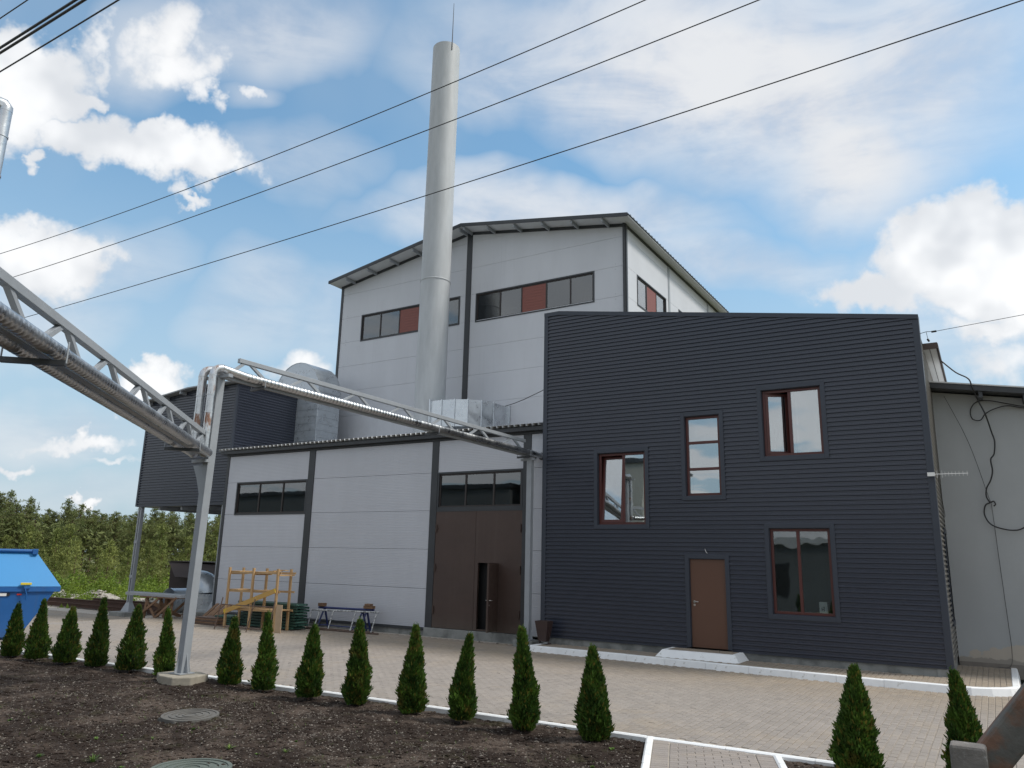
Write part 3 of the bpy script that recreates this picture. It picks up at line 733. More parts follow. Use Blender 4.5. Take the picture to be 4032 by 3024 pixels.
# corrugated roof
def wave_roof(parent, name, x0,x1,yf,yb,zf,zb,pitch,amp,m,thick=.006,crest=.80):
    mb=MB(); prof=[]; x=x0
    while x<x1:
        for (t,h) in ((0,0),(.05,.0),(.10,1),(.10+crest*.98,1),(.10+crest*.98+.05,0)):
            xx=x+t*pitch
            if xx<=x1: prof.append((xx,h*amp))
        x+=pitch
    n=len(prof); vs=[]
    for (y,z) in ((yf,zf),(yb,zb)):
        for dz in (0,-thick):
            vs+=[(p[0],y,z+p[1]+dz) for p in prof]
    fs=[]
    for i in range(n-1):
        fs+=[(i,i+1,2*n+i+1,2*n+i),(n+i,3*n+i,3*n+i+1,n+i+1),(i,n+i,n+i+1,i+1)]
    return mb.add(vs,fs).build(name,m,parent,fix=False)
wave_roof(annex,'corrugated_roof_sheet',-24.35,-10.38,YG-.30,24.36,5.966,6.9,.20,.062,M_white)
bx('eaves_board', M_trim, annex, -24.33,-10.38,YG-.20,YG-.046,5.84,5.955)

# ------------------------------------------------------------------ tall production hall
YT=24.4; TX0,TX1,RX=-24.50,-10.36,-17.33
hall = thing('production_hall', 'tall light grey panelled hall with gabled roof behind the chimney', 'building', (RX,YT,0))
def roofz(x): return 15.60-(abs(x-RX))*.166
Tt=frontT(YT)
seams=[5.95,7.10,8.25,9.40,10.55,11.68,12.84,13.99,15.14,16.3]
tb=[(-24.38,-17.455),(-17.20,-10.42)]
wins=[(-23.16,-17.73),(-16.94,-11.60)]
for bi,(x0,x1) in enumerate(tb):
    for r in range(len(seams)-1):
        z0,z1=seams[r]+.003,seams[r+1]-.003
        segs=[(x0,x1)]
        if r==5: segs=[(x0,wins[bi][0]),(wins[bi][1],x1)]
        for (a,b) in segs:
            P=[(a,z0),(b,z0),(b,z1),(a,z1)]
            if bi==0: P=clip(P,-.166,1,15.50-.166*RX)
            else: P=clip(P,.166,1,15.50+.166*RX)
            if len(P)<3: continue
            MB().poly(P,YT,YT+.08).build('panel', M_panelT, hall, origin=(a,YT,z0), bevel=.003)
M_ = M_trim
tbox(Tt,-24.52,-24.38,5.9,14.36,-.1,.02).build('corner_strip', M_trim, hall)
tbox(Tt,-17.453,-17.202,5.9,15.52,-.06,.03).build('column_strip', M_trim, hall, bevel=.004)
tbox(Tt,-10.42,-10.30,5.9,14.34,-.10,.02).build('corner_strip', M_trim, hall)
for s_ in (-1,1):   # dark strip under the roof
    xe = TX0-.02 if s_<0 else TX1+.06
    MB().poly([(RX,15.50),(RX,15.66),(xe,roofz(xe)+.05),(xe,roofz(xe)-.10)],YT-.035,YT+.05).build('gable_strip', M_trim, hall)
strip_window(hall,Tt,-23.16,-17.73,11.62,12.86,(-22.05,-20.97,-19.88,-18.80),red=(2,),label='strip window partly hidden by the chimney, with a red vent')
strip_window(hall,Tt,-16.94,-11.60,11.60,12.83,(-15.77,-14.77,-13.66,-12.62),red=(2,),label='wide strip window with one red vent panel')
MB().tube([(-16.5,YT+.6,12.0),(-16.1,YT+.6,12.05),(-15.2,YT+.6,12.12)],.09,10).build('inner_pipe', M_galvpipe, hall)
bx('wall_core', M_reveal, hall, -24.4,-10.5,YT+1.0,42.0,.0,14.2)
# right side wall
Ts=rightT(TX1)
sb=[(24.50,28.88),(29.06,34.20),(34.38,39.5)]
sw=[(25.50,28.58),(30.10,33.2),(35.5,38.6)]
for bi,(y0,y1) in enumerate(sb):
    for r in range(3,len(seams)-2):
        z0,z1=seams[r]+.003,seams[r+1]-.003
        if r==7: z1=14.36; 
        segs=[(y0,y1)] if r!=5 else [(y0,sw[bi][0]),(sw[bi][1],y1)]
        for (a,b) in segs: tbox(Ts,a,b,z0,z1,-.08,0).build('panel', M_panelT, hall, origin=(TX1,a,z0), bevel=.003)
for (a,b) in ((24.32,24.50),(28.88,29.06),(34.20,34.38),(39.5,39.7)):
    tbox(Ts,a,b,8.0,14.36,-.06,.02).build('column_strip', M_steelgrey if a>25 else M_trim, hall)
for (a,b) in sw:
    L=b-a
    strip_window(hall,Ts,a,b,11.62,12.84,(a+L/3,a+2*L/3),red=(1,),glass=M_glass)
tbox(Ts,24.3,39.7,14.365,14.50,-.05,.03).build('eaves_strip', M_trim, hall)
# roof: two slopes with white soffit, dark fascia, ribbed side edge
YF=YT-.72; YB=40.2; OH=.42
for s_ in (-1,1):
    xe = (TX0-.18) if s_<0 else (TX1+.42)
    ze=roofz(xe)
    MB().add([(RX,YF+.02,15.62),(xe,YF+.02,ze+.02),(xe,YB,ze+.02),(RX,YB,15.62),(RX,YF+.02,15.66),(xe,YF+.02,ze+.06),(xe,YB,ze+.06),(RX,YB,15.66)],[(0,1,2,3),(7,6,5,4),(0,4,5,1),(1,5,6,2),(2,6,7,3),(3,7,4,0)]).build('soffit', M_white, hall)
    MB().poly([(RX,15.60),(RX,15.74),(xe,ze+.14),(xe,ze+.0)],YF-.02,YF+.018).build('roof_fascia', M_trim, hall)
    # ribbed sheet
    mb=MB(); prof=[]; y=YF
    while y<YB:
        prof+=[(y,0),(y+.16,0),(y+.19,.035),(y+.26,.035),(y+.29,0)]; y+=.30
    n=len(prof)
    vs=[(RX,p[0],15.70+p[1]) for p in prof]+[(xe+.03*s_,p[0],ze+.10+p[1]) for p in prof]+[(xe+.03*s_,p[0],ze+.065) for p in prof]
    fs=[(i,i+1,n+i+1,n+i) for i in range(n-1)]+[(n+i,n+i+1,2*n+i+1,2*n+i) for i in range(n-1)]
    mb.add(vs,fs).build('roof_sheet', M_trim, hall)
for x in [RX-6.35+1.27*k for k in range(11)]:
    xx = x if abs(x-RX)>.1 else RX-.12
    z=roofz(xx)
    MB().box(xx-.03,xx+.03,YF+.06,YT-.04,z-.13,z+.0).build('purlin', M_steelgrey, hall, bevel=.003)
MB().box(RX+.09,RX+.15,YF+.06,YT-.04,roofz(RX+.12)-.13,roofz(RX+.12)).build('purlin', M_steelgrey, hall)
# screw heads along the panel joints by the corners
mb=MB()
for x in (-24.05,-10.75):
    for r in range(3,9):
        for dz in (-.10,.10):
            z=seams[r]+dz
            if z<roofz(x)-.2: mb.tube([(x,YT-.006,z),(x,YT+.0,z)],.014,6)
o=mb.build('screw_heads', M_steelgrey, hall, fix=False); o['kind']='stuff'
# black service cable sagging along the wall to the dark building
o=MB().tube([(-16.05,24.33,7.1),(-16.05,24.33,7.95),(-15.6,24.3,7.92),(-14.85,24.2,8.03),(-14.36,24.1,8.12),(-13.6,24.0,8.33),(-11.8,23.6,8.9)],.014,6).build('service_cable', M_cable); tag(o,'thin black cable sagging along the hall wall right of the small duct','cable')
bx('conduit_box', M_steelgrey, hall, -16.12,-15.98,YT-.12,YT-.002,7.98,8.12)

# ------------------------------------------------------------------ chimney
CHX,CHY,CHR=-17.66,22.60,.578
ch = thing('chimney', 'tall silver steel chimney rising in front of the hall', 'chimney', (CHX,CHY,6.2))
def cyl(x,y,r0,r1,z0,z1,n=48): return MB().tube([(x,y,z0),(x,y,z1)],[r0,r1],n)
cyl(CHX,CHY,CHR*1.03,CHR*1.0,6.2,12.83,56).build('chimney_section', M_chim, ch)
cyl(CHX,CHY,CHR*1.0,CHR*.985,12.86,23.25,56).build('chimney_section', M_chim, ch)
mb=MB().tube([(CHX,CHY,12.815),(CHX,CHY,12.835),(CHX,CHY,12.865),(CHX,CHY,12.885)],[CHR*.99,CHR*1.035,CHR*1.035,CHR*.99],56); mb.build('joint_ring', M_chim, ch)
mb=MB().tube([(CHX,CHY,23.25),(CHX,CHY,23.36)],[CHR*.985,CHR*.985],56,cap=False); mb.tube([(CHX,CHY,23.36),(CHX,CHY,23.38),(CHX,CHY,23.36)],[CHR*.985,CHR*.96,CHR*.93],56,cap=False); mb.build('rim', M_chim, ch)
MB().tube([(CHX,CHY,18.0),(CHX,CHY,18.012)],CHR*.996,56,cap=False).build('weld_ring', M_chim, ch)
MB().tube([(CHX+.50,CHY-.28,23.0),(CHX+.50,CHY-.28,25.25)],[.022,.010],8).build('lightning_rod', M_trim, ch)

# small segmented duct from chimney to the hall wall
dct = thing('flue_duct', 'short faceted galvanised duct joining the chimney to the hall wall', 'duct', (-16.6,22.8,7.4))
def ring_pts(path, w): # outer/inner horizontal curve
    return path
outer=[(-17.25,22.12),(-16.72,22.12),(-16.20,22.22),(-15.78,22.45),(-15.45,22.85),(-15.25,23.35),(-15.22,24.38)]
inner=[(-17.25,23.05),(-16.85,23.05),(-16.62,23.08),(-16.42,23.18),(-16.28,23.35),(-16.2,23.6),(-16.2,24.38)]
for i in range(len(outer)-1):
    q=[outer[i],outer[i+1],inner[i+1],inner[i]]
    MB().prism(q,6.93+.0,7.93).build('duct_segment', M_galv, dct, origin=(outer[i][0],outer[i][1],7.4))
    a=outer[i+1]; b=inner[i+1]
    if i<len(outer)-2:
        d=Vector((b[0]-a[0],b[1]-a[1],0)).normalized()*.02
        MB().beam((a[0]-d.x,a[1]-d.y,6.91),(a[0]-d.x,a[1]-d.y,7.95),.035).build('seam_strip', M_galv, dct)
MB().box(-17.27,-17.22,22.06,23.12,6.87,8.0).build('flange', M_galv, dct)
MB().box(-16.28,-15.14,24.33,24.385,6.86,8.0).build('flange', M_galv, dct)

# big round-topped duct between box building and hall
bd = thing('extraction_duct', 'large galvanised duct with rounded top bending over beside the dark box', 'duct', (-24.3,22.6,6.2))
DY0,DY1=22.0,23.25; DXR,DXI,DXL=-22.98,-24.22,-25.62; cz=8.85
cxm=(DXR+DXL)/2; Ro=(DXR-DXL)/2
arc=[(cxm+Ro*cos(radians(a)), cz+Ro*1.03*sin(radians(a))) for a in range(0,181,12)]
arci=[(cxm+.06*cos(radians(a)), cz+.06*sin(radians(a))) for a in range(180,-1,-30)]
MB().box(DXI,DXR,DY0,DY1,6.1,6.78).build('duct_segment', M_galvduct, bd)
MB().box(DXI,DXR,DY0,DY1,6.80,cz-.01).build('duct_segment', M_galvduct, bd, bevel=.01)
MB().box(DXI-.02,DXR+.02,DY0-.02,DY1+.02,6.775,6.805).build('flange', M_galv, bd)
MB().box(DXL,DXL+1.24,DY0,DY1,8.2,cz-.01).build('duct_segment', M_galvduct, bd)
MB().poly(arc,DY0-.004,DY0+.012).build('cheek_plate', M_galvduct, bd)
MB().poly(arc,DY1-.012,DY1+.004).build('cheek_plate', M_galvduct, bd)
for i in range(len(arc)-1):
    (xa,za),(xb,zb)=arc[i],arc[i+1]
    MB().add([(xa,DY0-.02,za),(xb,DY0-.02,zb),(xb,DY1+.02,zb),(xa,DY1+.02,za),(cxm+(xa-cxm)*.985,DY0-.02,cz+(za-cz)*.985),(cxm+(xb-cxm)*.985,DY0-.02,cz+(zb-cz)*.985),(cxm+(xb-cxm)*.985,DY1+.02,cz+(zb-cz)*.985),(cxm+(xa-cxm)*.985,DY1+.02,cz+(za-cz)*.985)],
        [(0,1,2,3),(7,6,5,4),(0,4,5,1),(1,5,6,2),(2,6,7,3),(3,7,4,0)]).build('curved_sheet', M_galvduct, bd)
for k in range(7):    # standing seams on the straight faces
    z=6.95+k*.29
    bx('seam', M_galvduct, bd, DXI+.01,DXR-.01,DY0-.016,DY0-.001,z,z+.02); bx('seam', M_galv, bd, DXR+.001,DXR+.016,DY0+.01,DY1-.01,z,z+.02)
for k in range(5): bx('seam', M_galv, bd, DXL+.12+.07*k,DXL+.13+.07*k,DY0-.016,DY0-.005,cz-.1,cz+.75)

# ------------------------------------------------------------------ corrugated cladding
def corr_profile(z0, z1, pitch=.1045, depth=.030):
    """(z, outward) points of a horizontal trapezoid profile"""
    pr=[(z0,0)]; z=z0
    while z < z1-.02:
        for (dz,w) in ((.36,0),(.50,1),(.84,1),(.94,0),(1.0,0)):
            zz=z+dz*pitch
            if zz<z1: pr.append((zz,w*depth))
        z+=pitch
    pr.append((z1,pr[-1][1])); return pr
def corrugated(name, m, parent, T, u0,u1, z0,z1, holes=(), top=None, pitch=.1045, depth=.030):
    """wall sheet in profile, cut round `holes` (u0,u1,v0,v1); `top(u)` gives a sloping upper edge"""
    us=sorted(set([u0,u1]+[h[0] for h in holes]+[h[1] for h in holes]))
    mb=MB()
    for a,b in zip(us,us[1:]):
        hs=[h for h in holes if h[0]<=a+1e-6 and h[1]>=b-1e-6]
        pr=corr_profile(z0,z1,pitch,depth); cuts=sorted([h[2] for h in hs]+[h[3] for h in hs])
        # insert cut heights
        zz=[]
        for (p,q) in zip(pr,pr[1:]):
            zz.append(p)
            for c in cuts:
                if p[0]<c<q[0]: t=(c-p[0])/(q[0]-p[0]); zz.append((c,p[1]+t*(q[1]-p[1])))
        zz.append(pr[-1])
        for (p,q) in zip(zz,zz[1:]):
            mid=(p[0]+q[0])/2
            if any(h[2]<mid<h[3] for h in hs): continue
            A=[(a,p),(b,p),(b,q),(a,q)]
            if top:
                la,lb=top(a),top(b)
                if p[0]>=max(la,lb): continue
                if q[0]>min(la,lb):
                    # clip quad by line
                    P=[(a,p[0]),(b,p[0]),(b,q[0]),(a,q[0])]; k=(lb-la)/(b-a)
                    P=clip(P,-k,1,la-k*a)
                    if len(P)<3: continue
                    f=lambda z:p[1]+(q[1]-p[1])*((z-p[0])/(q[0]-p[0]) if q[0]>p[0] else 0)
                    mb.add([T(u,z,f(z)) for (u,z) in P],[tuple(range(len(P)))]); continue
            mb.add([T(u,w[0],w[1]) for (u,w) in A],[(0,1,2,3)])
    return mb.build(name,m,parent,fix=False)

# ------------------------------------------------------------------ dark office building
YD=18.45
off = thing('office_building', 'dark anthracite corrugated building with mahogany framed windows and brown door', 'building', (-5.6,YD,0))
Td=frontT(YD); Td2=lambda u,v,w:(u,YD+.03-w,v)
DX0,DX1=-10.37,-.86
dtop=lambda u: 9.2 if u<-9.89 else 9.2-(u+9.89)*.1640
WIN={'A':(-8.70,-7.36,3.16,5.04),'B':(-6.29,-5.40,3.85,5.85),'C':(-4.36,-3.01,4.73,6.34),'D':(-4.345,-3.013,1.15,3.07)}
DOOR=(-6.27,-5.39,.30,2.35)
holes=[(a-.02,b+.02,c-.02,d+.02) for (a,b,c,d) in list(WIN.values())+[DOOR]]
corrugated('cladding', M_dark, off, Td2, DX0+.10, -9.89, .285, 9.3, [], dtop)
corrugated('cladding', M_dark, off, Td2, -9.89, DX1-.10, .285, 9.3, holes, dtop)
# flashings
tbox(Td,DX0,DX0+.13,.27,9.10,-.30,.006).build('corner_flashing', M_darktrim, off, bevel=.004)
tbox(Td,DX1-.13,DX1,.27,7.62,-.30,.006).build('corner_flashing', M_darktrim, off, bevel=.004)
MB().poly([(DX0,9.10),(-9.89,9.10),(-9.89,9.215),(DX0,9.215)],YD-.012,YD+.3).build('top_flashing', M_darktrim, off)
MB().poly([(-9.888,9.10),(DX1,7.63),(DX1,7.735),(-9.888,9.215)],YD-.012,YD+.3).build('top_flashing', M_darktrim, off)
tbox(Td,DX0+.132,-6.375,.265,.286,-.1,.01).build('drip_flashing', M_darktrim, off); tbox(Td,-5.285,DX1-.132,.265,.286,-.1,.01).build('drip_flashing', M_darktrim, off)
mb=MB(); 
tbox(Td,DX0+.02,-6.76,-.2,.262,-.3,-.035,mb); mb.build('plinth', M_conc, off)
tbox(Td,-5.04,DX1-.0,-.2,.262,-.3,-.035).build('plinth', M_conc, off)
tbox(Td,-6.76,-5.04,-.2,.262,-.3,-.02).build('plinth', M_conc, off)
def surround(T,u0,u1,v0,v1,w=.10,bottom=True):
    """flat flashing round an opening with its reveal"""
    mb=MB()
    vb = v0-w if bottom else v0
    tbox(T,u0-w,u0,vb,v1+w,-.02,.012,mb); tbox(T,u1,u1+w,vb,v1+w,-.02,.012,mb); tbox(T,u0,u1,v1,v1+w,-.02,.010,mb)
    if bottom: tbox(T,u0,u1,v0-w,v0,-.02,.010,mb)
    # reveal
    tbox(T,u0-.01,u0+.012,v0,v1,-.24,-.021,mb); tbox(T,u1-.012,u1+.01,v0,v1,-.24,-.021,mb); tbox(T,u0+.012,u1-.012,v1-.012,v1+.01,-.24,-.021,mb)
    if bottom: tbox(T,u0+.012,u1-.012,v0-.01,v0+.012,-.24,-.021,mb)
    return mb
def sashed(parent,T,u0,u1,v0,v1,bars=(),hbars=(),glass=M_glass,label=None,sash=None,room=M_room,depth=1.3,skip=()):
    f=surround(T,u0,u1,v0,v1).build('window', M_darktrim, parent, bevel=.003)
    if label: f['label']=label
    a,b,c,d=u0+.013,u1-.013,v0+.013,v1-.013
    frame_mb(T,a,b,c,d,.06,-.16,-.09,bars=bars,hbars=hbars).build('frame', M_redframe, f, bevel=.004)
    us=[a+.06]+[x for b_ in bars for x in (b_-.033,b_+.033)]+[b-.06]; vs=[c+.06]+[x for h_ in hbars for x in (h_-.033,h_+.033)]+[d-.06]
    k=0
    for i in range(0,len(us),2):
        for j in range(0,len(vs),2):
            if k in skip: k+=1; continue
            tbox(T,us[i]-.01,us[i+1]+.01,vs[j]-.01,vs[j+1]+.01,-.13,-.12).build('pane', glass, f); k+=1
    rough_room(f,T,u0-.5,u1+.5,v0-.6,v1+.5,depth,room)
    return f
wA=sashed(off,Td,*WIN['A'],bars=(-7.99,),label='left window with its left sash tilted inwards',skip=(0,))
def Ttilt(u,v,w):   # sash hinged along its foot, tipped inwards
    a=radians(5); v0=3.235; return (u, YD+.125-(w*cos(a))+(v-v0)*sin(a), v0+(v-v0)*cos(a)+w*sin(a))
frame_mb(Ttilt,-8.63,-8.02,3.235,4.965,.065,-.03,.03).build('sash', M_redframe, wA)
tbox(Ttilt,-8.57,-8.08,3.29,4.91,-.005,.005).build('pane', M_glass, wA)
wB=sashed(off,Td,*WIN['B'],hbars=(4.52,5.18),label='tall narrow window of three stacked panes',room=M_roomlit)
wC=sashed(off,Td,*WIN['C'],bars=(-3.73,),label='upper right window with its left casement open inwards',skip=(0,))
def Tcase(u,v,w):   # casement hinged on its left side
    a=radians(28); u0=-4.28; return (u0+(u-u0)*cos(a)+w*sin(a)*0, YD+.12+(u-u0)*sin(a)-w, v)
frame_mb(Tcase,-4.28,-3.76,4.81,6.26,.06,-.03,.03).build('sash', M_redframe, wC)
tbox(Tcase,-4.22,-3.82,4.87,6.20,-.005,.005).build('pane', M_glass, wC)
tbox(Td,-3.66,-3.04,4.80,6.28,-.40,-.39).build('blind', M_blind, wC)
tbox(Td,-6.22,-5.47,3.9,5.8,-.42,-.41).build('blind', M_blind, wB)
mb=MB(); 
for k in range(7): mb.tube([(-4.22+.035*k,YD+.62+.03*(k%2),4.75),(-4.22+.033*k,YD+.62+.03*(k%2),5.65)],.03,6)
mb.build('curtain', M_curt, wC)
wD=sashed(off,Td,*WIN['D'],bars=(-3.72,),label='ground floor window with a white card on its sill',glass=M_glassD)
tbox(Td,-4.30,-3.06,1.16,1.205,-.60,-.24).build('inner_sill', M_white, wD)
cardm=tbox(Td,-3.40,-3.23,1.21,1.45,-.46,-.34).build('sill_box', M_paper, wD)
mb=MB(); s_=YD+.335
for (x0,x1,z0,z1) in ((-3.355,-3.34,1.255,1.33),(-3.31,-3.295,1.255,1.345),(-3.355,-3.295,1.292,1.305),(-3.335,-3.28,1.345,1.352)): mb.box(x0,x1,s_-.004,s_-.001,z0,z1)
mb.build('letter_mark', M_black, wD)
bx('tool_holder', M_black, wD, -3.17,-3.10,YD+.36,YD+.44,1.21,1.30)
# brown door
f=surround(Td,*DOOR,bottom=False).build('door_surround', M_darktrim, off, bevel=.003)
dr=tbox(Td,DOOR[0]+.014,DOOR[1]-.014,.305,2.336,-.10,-.05).build('door', M_door, off, bevel=.004)
o=MB().tube([(-6.17,YD+.045,1.345),(-6.17,YD+.0,1.345),(-6.06,YD-.005,1.345)],.011,8); o.build('handle', M_handle, dr)
MB().tube([(-6.17,YD+.052,1.27),(-6.17,YD+.035,1.27)],.026,12).build('lock_plate', M_handle, dr); MB().tube([(-6.17,YD+.052,1.345),(-6.17,YD+.038,1.345)],.028,12).build('handle_rose', M_handle, dr)
MB().tube([(-5.86,YD-.0,2.585),(-5.84,YD-.05,2.56),(-5.815,YD-.055,2.50),(-5.79,YD-.05,2.475)],.008,6).build('wire_stub', M_handle, off)
MB().tube([(-5.48,18.05,.275),(-5.48,18.05,.335)],.006,6).build('step_pin', M_trim, off)
# right side wall with dark window recess, eave overhang
Tr=rightT(DX1-.03)
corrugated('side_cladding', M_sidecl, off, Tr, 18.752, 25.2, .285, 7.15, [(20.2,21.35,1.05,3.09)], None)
f=surround(rightT(DX1),20.25,21.30,1.10,3.04).build('window', M_darktrim, off)
frame_mb(rightT(DX1),20.27,21.28,1.12,3.02,.06,-.16,-.09).build('frame', M_redframe, f); tbox(rightT(DX1),20.3,21.25,1.15,3.0,-.13,-.12).build('pane', M_glass, f)
bx('side_plinth', M_conc, off, DX1-.3,DX1-.035,18.46,25.2,-.2,.275)
mb=MB().prism([(DX0+.05,18.80),(DX1-.32,18.80),(DX1-.32,25.2),(DX0+.05,25.2)],-.1,.26); mb.build('floor_slab', M_conc, off)
# masonry core behind the facade with openings left for the rooms
core=MB()
for (a,b) in ((DX0+.05,-9.3),(-.95-.25,DX1-.12)): core.box(a,b,YD+.35,25.1,.3,7.0)
core.box(DX0+.05,DX1-.12,20.6,25.1,.3,7.0); core.build('wall_core', M_reveal, off)
MB().add([(DX0+.02,YD+.30,9.0),(-9.89,YD+.30,9.0),(DX1-.01,YD+.30,7.3),(DX0+.02,25.1,9.0),(-9.89,25.1,9.0),(DX1-.01,25.1,7.3)],[(0,1,4,3),(1,2,5,4)]).build('roof', M_trim, off)
MB().poly([(DX0+.02,8.9),(-9.89,8.9),(DX1-.05,7.1),(DX1-.05,.3),(DX0+.02,.3)],25.1,25.2).build('back_wall', M_dark, off)
# left return above the annex
corrugated('side_cladding', M_dark, off, lambda u,v,w:(DX0+.0-w*0-.0+.03-w,u,v), 18.752, 25.1, 5.98, 9.0, [], None)
bx('eave_soffit', M_white, off, DX1-.0,DX1+.26,19.25,25.4,7.12,7.15); bx('eave_board', mat('brown_eave_board',(.085,.060,.052),.6,var=.1), off, DX1-.0,DX1+.29,19.2,19.245,7.11,7.25, bevel=.003)
bx('eave_trim', M_shed, off, DX1+.262,DX1+.30,19.25,25.4,7.10,7.24); bx('eave_groove', M_trim, off, DX1+.12,DX1+.135,19.26,25.3,7.112,7.119)

# ------------------------------------------------------------------ grey rendered building on the right
YS=21.12
st = thing('rendered_building', 'grey rendered building with lean-to roof and flaking plaster near the ground', 'building', (3.0,YS,0))
MB().poly([(-.864,.0),(7.5,.0),(7.5,5.05),(-.864,6.49)],YS,YS+5).build('wall', M_stucco, st)
MB().box(-.84,7.6,YS-.03,YS-.002,-.1,.20).build('plinth_band', mat('brownish_grey_plinth', (.20,.18,.16), .9, var=.15, vscale=4), st)
MB().poly([(-.86,6.50),(7.9,5.0),(7.9,5.12),(-.86,6.62)],YS-.55,YS-.51).build('fascia', M_trim, st)
MB().poly([(-.86,6.63),(7.9,5.13),(7.9,5.16),(-.86,6.66)],YS-.57,YS+5.2).build('roof', M_white, st)
MB().poly([(-.86,6.52),(7.9,5.02),(7.9,5.04),(-.86,6.54)],YS-.50,YS-.003).build('soffit', M_trim, st)
for x in (.12,.98,1.9,3.0): MB().box(x,x+.08,YS-.5,YS-.003,6.33-(x+.8)*.171,6.50-(x+.8)*.171).build('rafter_end', M_trim, st)
def cable(name,pts,r,label,m=M_cable,cat='cable',sub=5):
    P=[Vector(p) for p in pts]; out=[]
    for i in range(len(P)-1):
        p0=P[max(i-1,0)];p1=P[i];p2=P[i+1];p3=P[min(i+2,len(P)-1)]
        for k in range(sub):
            t=k/sub; out.append(.5*((2*p1)+(-p0+p2)*t+(2*p0-5*p1+4*p2-p3)*t*t+(-p0+3*p1-3*p2+p3)*t**3))
    out.append(P[-1]); o=MB().tube(out,r,6).build(name,m); tag(o,label,cat); return o
cw=[(-0.56,7.1),(-0.29,6.79),(-0.05,6.61),(0.01,6.39),(0.1,6.11),(0.21,5.77),(0.29,5.4),(0.33,5.17),(0.29,4.88),(0.21,4.75),(0.22,4.49),(0.16,4.27),(0.06,4.08),(0.04,3.89),(0.1,3.75)]
cable('hanging_cable',[(x,20.45 if i<4 else (20.7 if i<6 else 20.95),z) for i,(x,z) in enumerate(cw)],.016,'thick black cable hanging from the eave down the grey rendered wall')
cable('looped_cable',[(x,21.0,z) for (x,z) in [(1.6,5.85),(.99,5.92),(0.67,6.0),(0.39,5.94),(0.21,5.84),(0.1,5.7),(-0.05,5.73),(-0.09,5.87),(-0.05,6.03),(0.08,6.15),(0.33,6.15),(0.73,6.03),(0.99,5.96),(1.6,5.9)]],.013,'black cable looped below the lean-to roof of the grey building')
cable('coiled_cable',[(x,21.02,z) for (x,z) in [(0.16,3.68),(.2,3.72),(.17,3.79),(0.11,3.76),(-0.0,3.70),(-0.04,3.49),(0.06,3.27),(0.29,3.16),(0.53,3.13),(0.72,3.2),(1.2,3.5)]],.015,'black cable curving in a half circle low on the grey rendered wall')
cable('thin_wire',[(-.60,21.0,6.35),(-.2,21.03,5.2),(.08,21.05,3.9),(.12,21.07,3.7),(.14,21.08,2.6),(.17,21.08,1.2),(.18,21.06,.5),(.12,21.0,.17),(-.1,20.95,.14)],.005,'thin wire running slantwise down the grey rendered wall to the paving')
# antenna
an = thing('yagi_antenna','small silver rod antenna sticking out from the dark corner','antenna',(-.93,18.32,4.165))
bx('bracket', M_handle, an, -.98,-.84,18.27,18.36,4.125,4.205)
MB().beam((-.90,18.32,4.17),(-.24,18.30,4.165),.014).build('boom', M_handle, an)
for k,x in enumerate((-.80,-.71,-.655,-.59,-.53,-.465,-.40,-.33,-.255)):
    L=.075 if k<2 else .05; MB().tube([(x,18.31,4.165-L),(x,18.31,4.165+L)],.005,6).build('element', M_handle, an)
cable('antenna_cable',[(-.80,18.33,4.13),(-.79,18.7,4.0),(-.80,19.3,3.72),(-.79,19.7,3.4),(-.80,19.5,3.35)],.006,'thin black lead drooping from the rod antenna along the side wall')
gw=thing('guy_wire','thin wire running right from the top corner of the dark building','wire',(-.8,18.6,7.33))
MB().tube([(-.86,18.62,7.335),(-.74,18.62,7.36),(-.60,18.61,7.345)],.007,6).build('clamp', M_trim, gw); MB().tube([(-.64,18.61,7.34),(-.54,18.61,7.345)],.022,8).build('insulator', M_black, gw)
MB().tube([(-.74,18.62,7.35),(-.72,18.62,7.17)],.005,6).build('link', M_trim, gw); MB().tube([(-.73,18.62,7.19),(-.70,18.62,7.13)],.022,8).build('insulator', M_black, gw)
MB().tube([(-.54,18.61,7.345),(2.0,18.0,7.38),(14,15,8.2)],.006,6).build('strand', M_wire, gw)

# ------------------------------------------------------------------ dark box building on stilts (far left)
YB_=18.95; BX0,BX1=-29.82,-24.20; BZ0=4.03
bb = thing('raised_box_building','dark corrugated box building standing on steel stilts left of the annex','building',(-27,YB_,0))
Tb=frontT(YB_+.03)
btop=lambda u: 8.34+(u-BX0)*.105 if u<-26.9 else 8.64
corrugated('cladding', M_dark, bb, Tb, BX0+.06, -26.9, BZ0+.05, 8.9, [], btop, pitch=.108)
corrugated('cladding', M_dark, bb, Tb, -26.9, BX1-.08, BZ0+.05, 8.9, [], btop, pitch=.108)
corrugated('side_cladding', M_dark, bb, rightT(BX1-.03), YB_+.08, 24.2, 5.95, 8.66, [], None, pitch=.108)
corrugated('side_cladding', M_dark, bb, lambda u,v,w:(BX0+.03-w,u,v), YB_+.08, 24.2, BZ0+.05, 8.3, [], None, pitch=.108)
for x in (BX0,BX1-.10): tbox(frontT(YB_),x,x+.10,BZ0,8.36 if x<-28 else 8.64,-.10,.006).build('corner_flashing', M_darktrim, bb)
tbox(frontT(YB_),BX0+.102,BX1-.102,BZ0-.02,BZ0+.052,-.12,.008).build('bottom_flashing', M_darktrim, bb)
bx('floor_deck', M_trim, bb, BX0+.01,BX1-.01,YB_+.13,24.2,BZ0-.01,BZ0+.04)
for x in (-28.4,-27,-25.6): bx('floor_joist', M_steelgrey, bb, x-.05,x+.05,YB_+.15,24.1,BZ0-.16,BZ0-.012)
bx('wall_core', M_reveal, bb, BX0+.15,BX1-.15,YB_+.2,24.1,BZ0+.05,8.28)
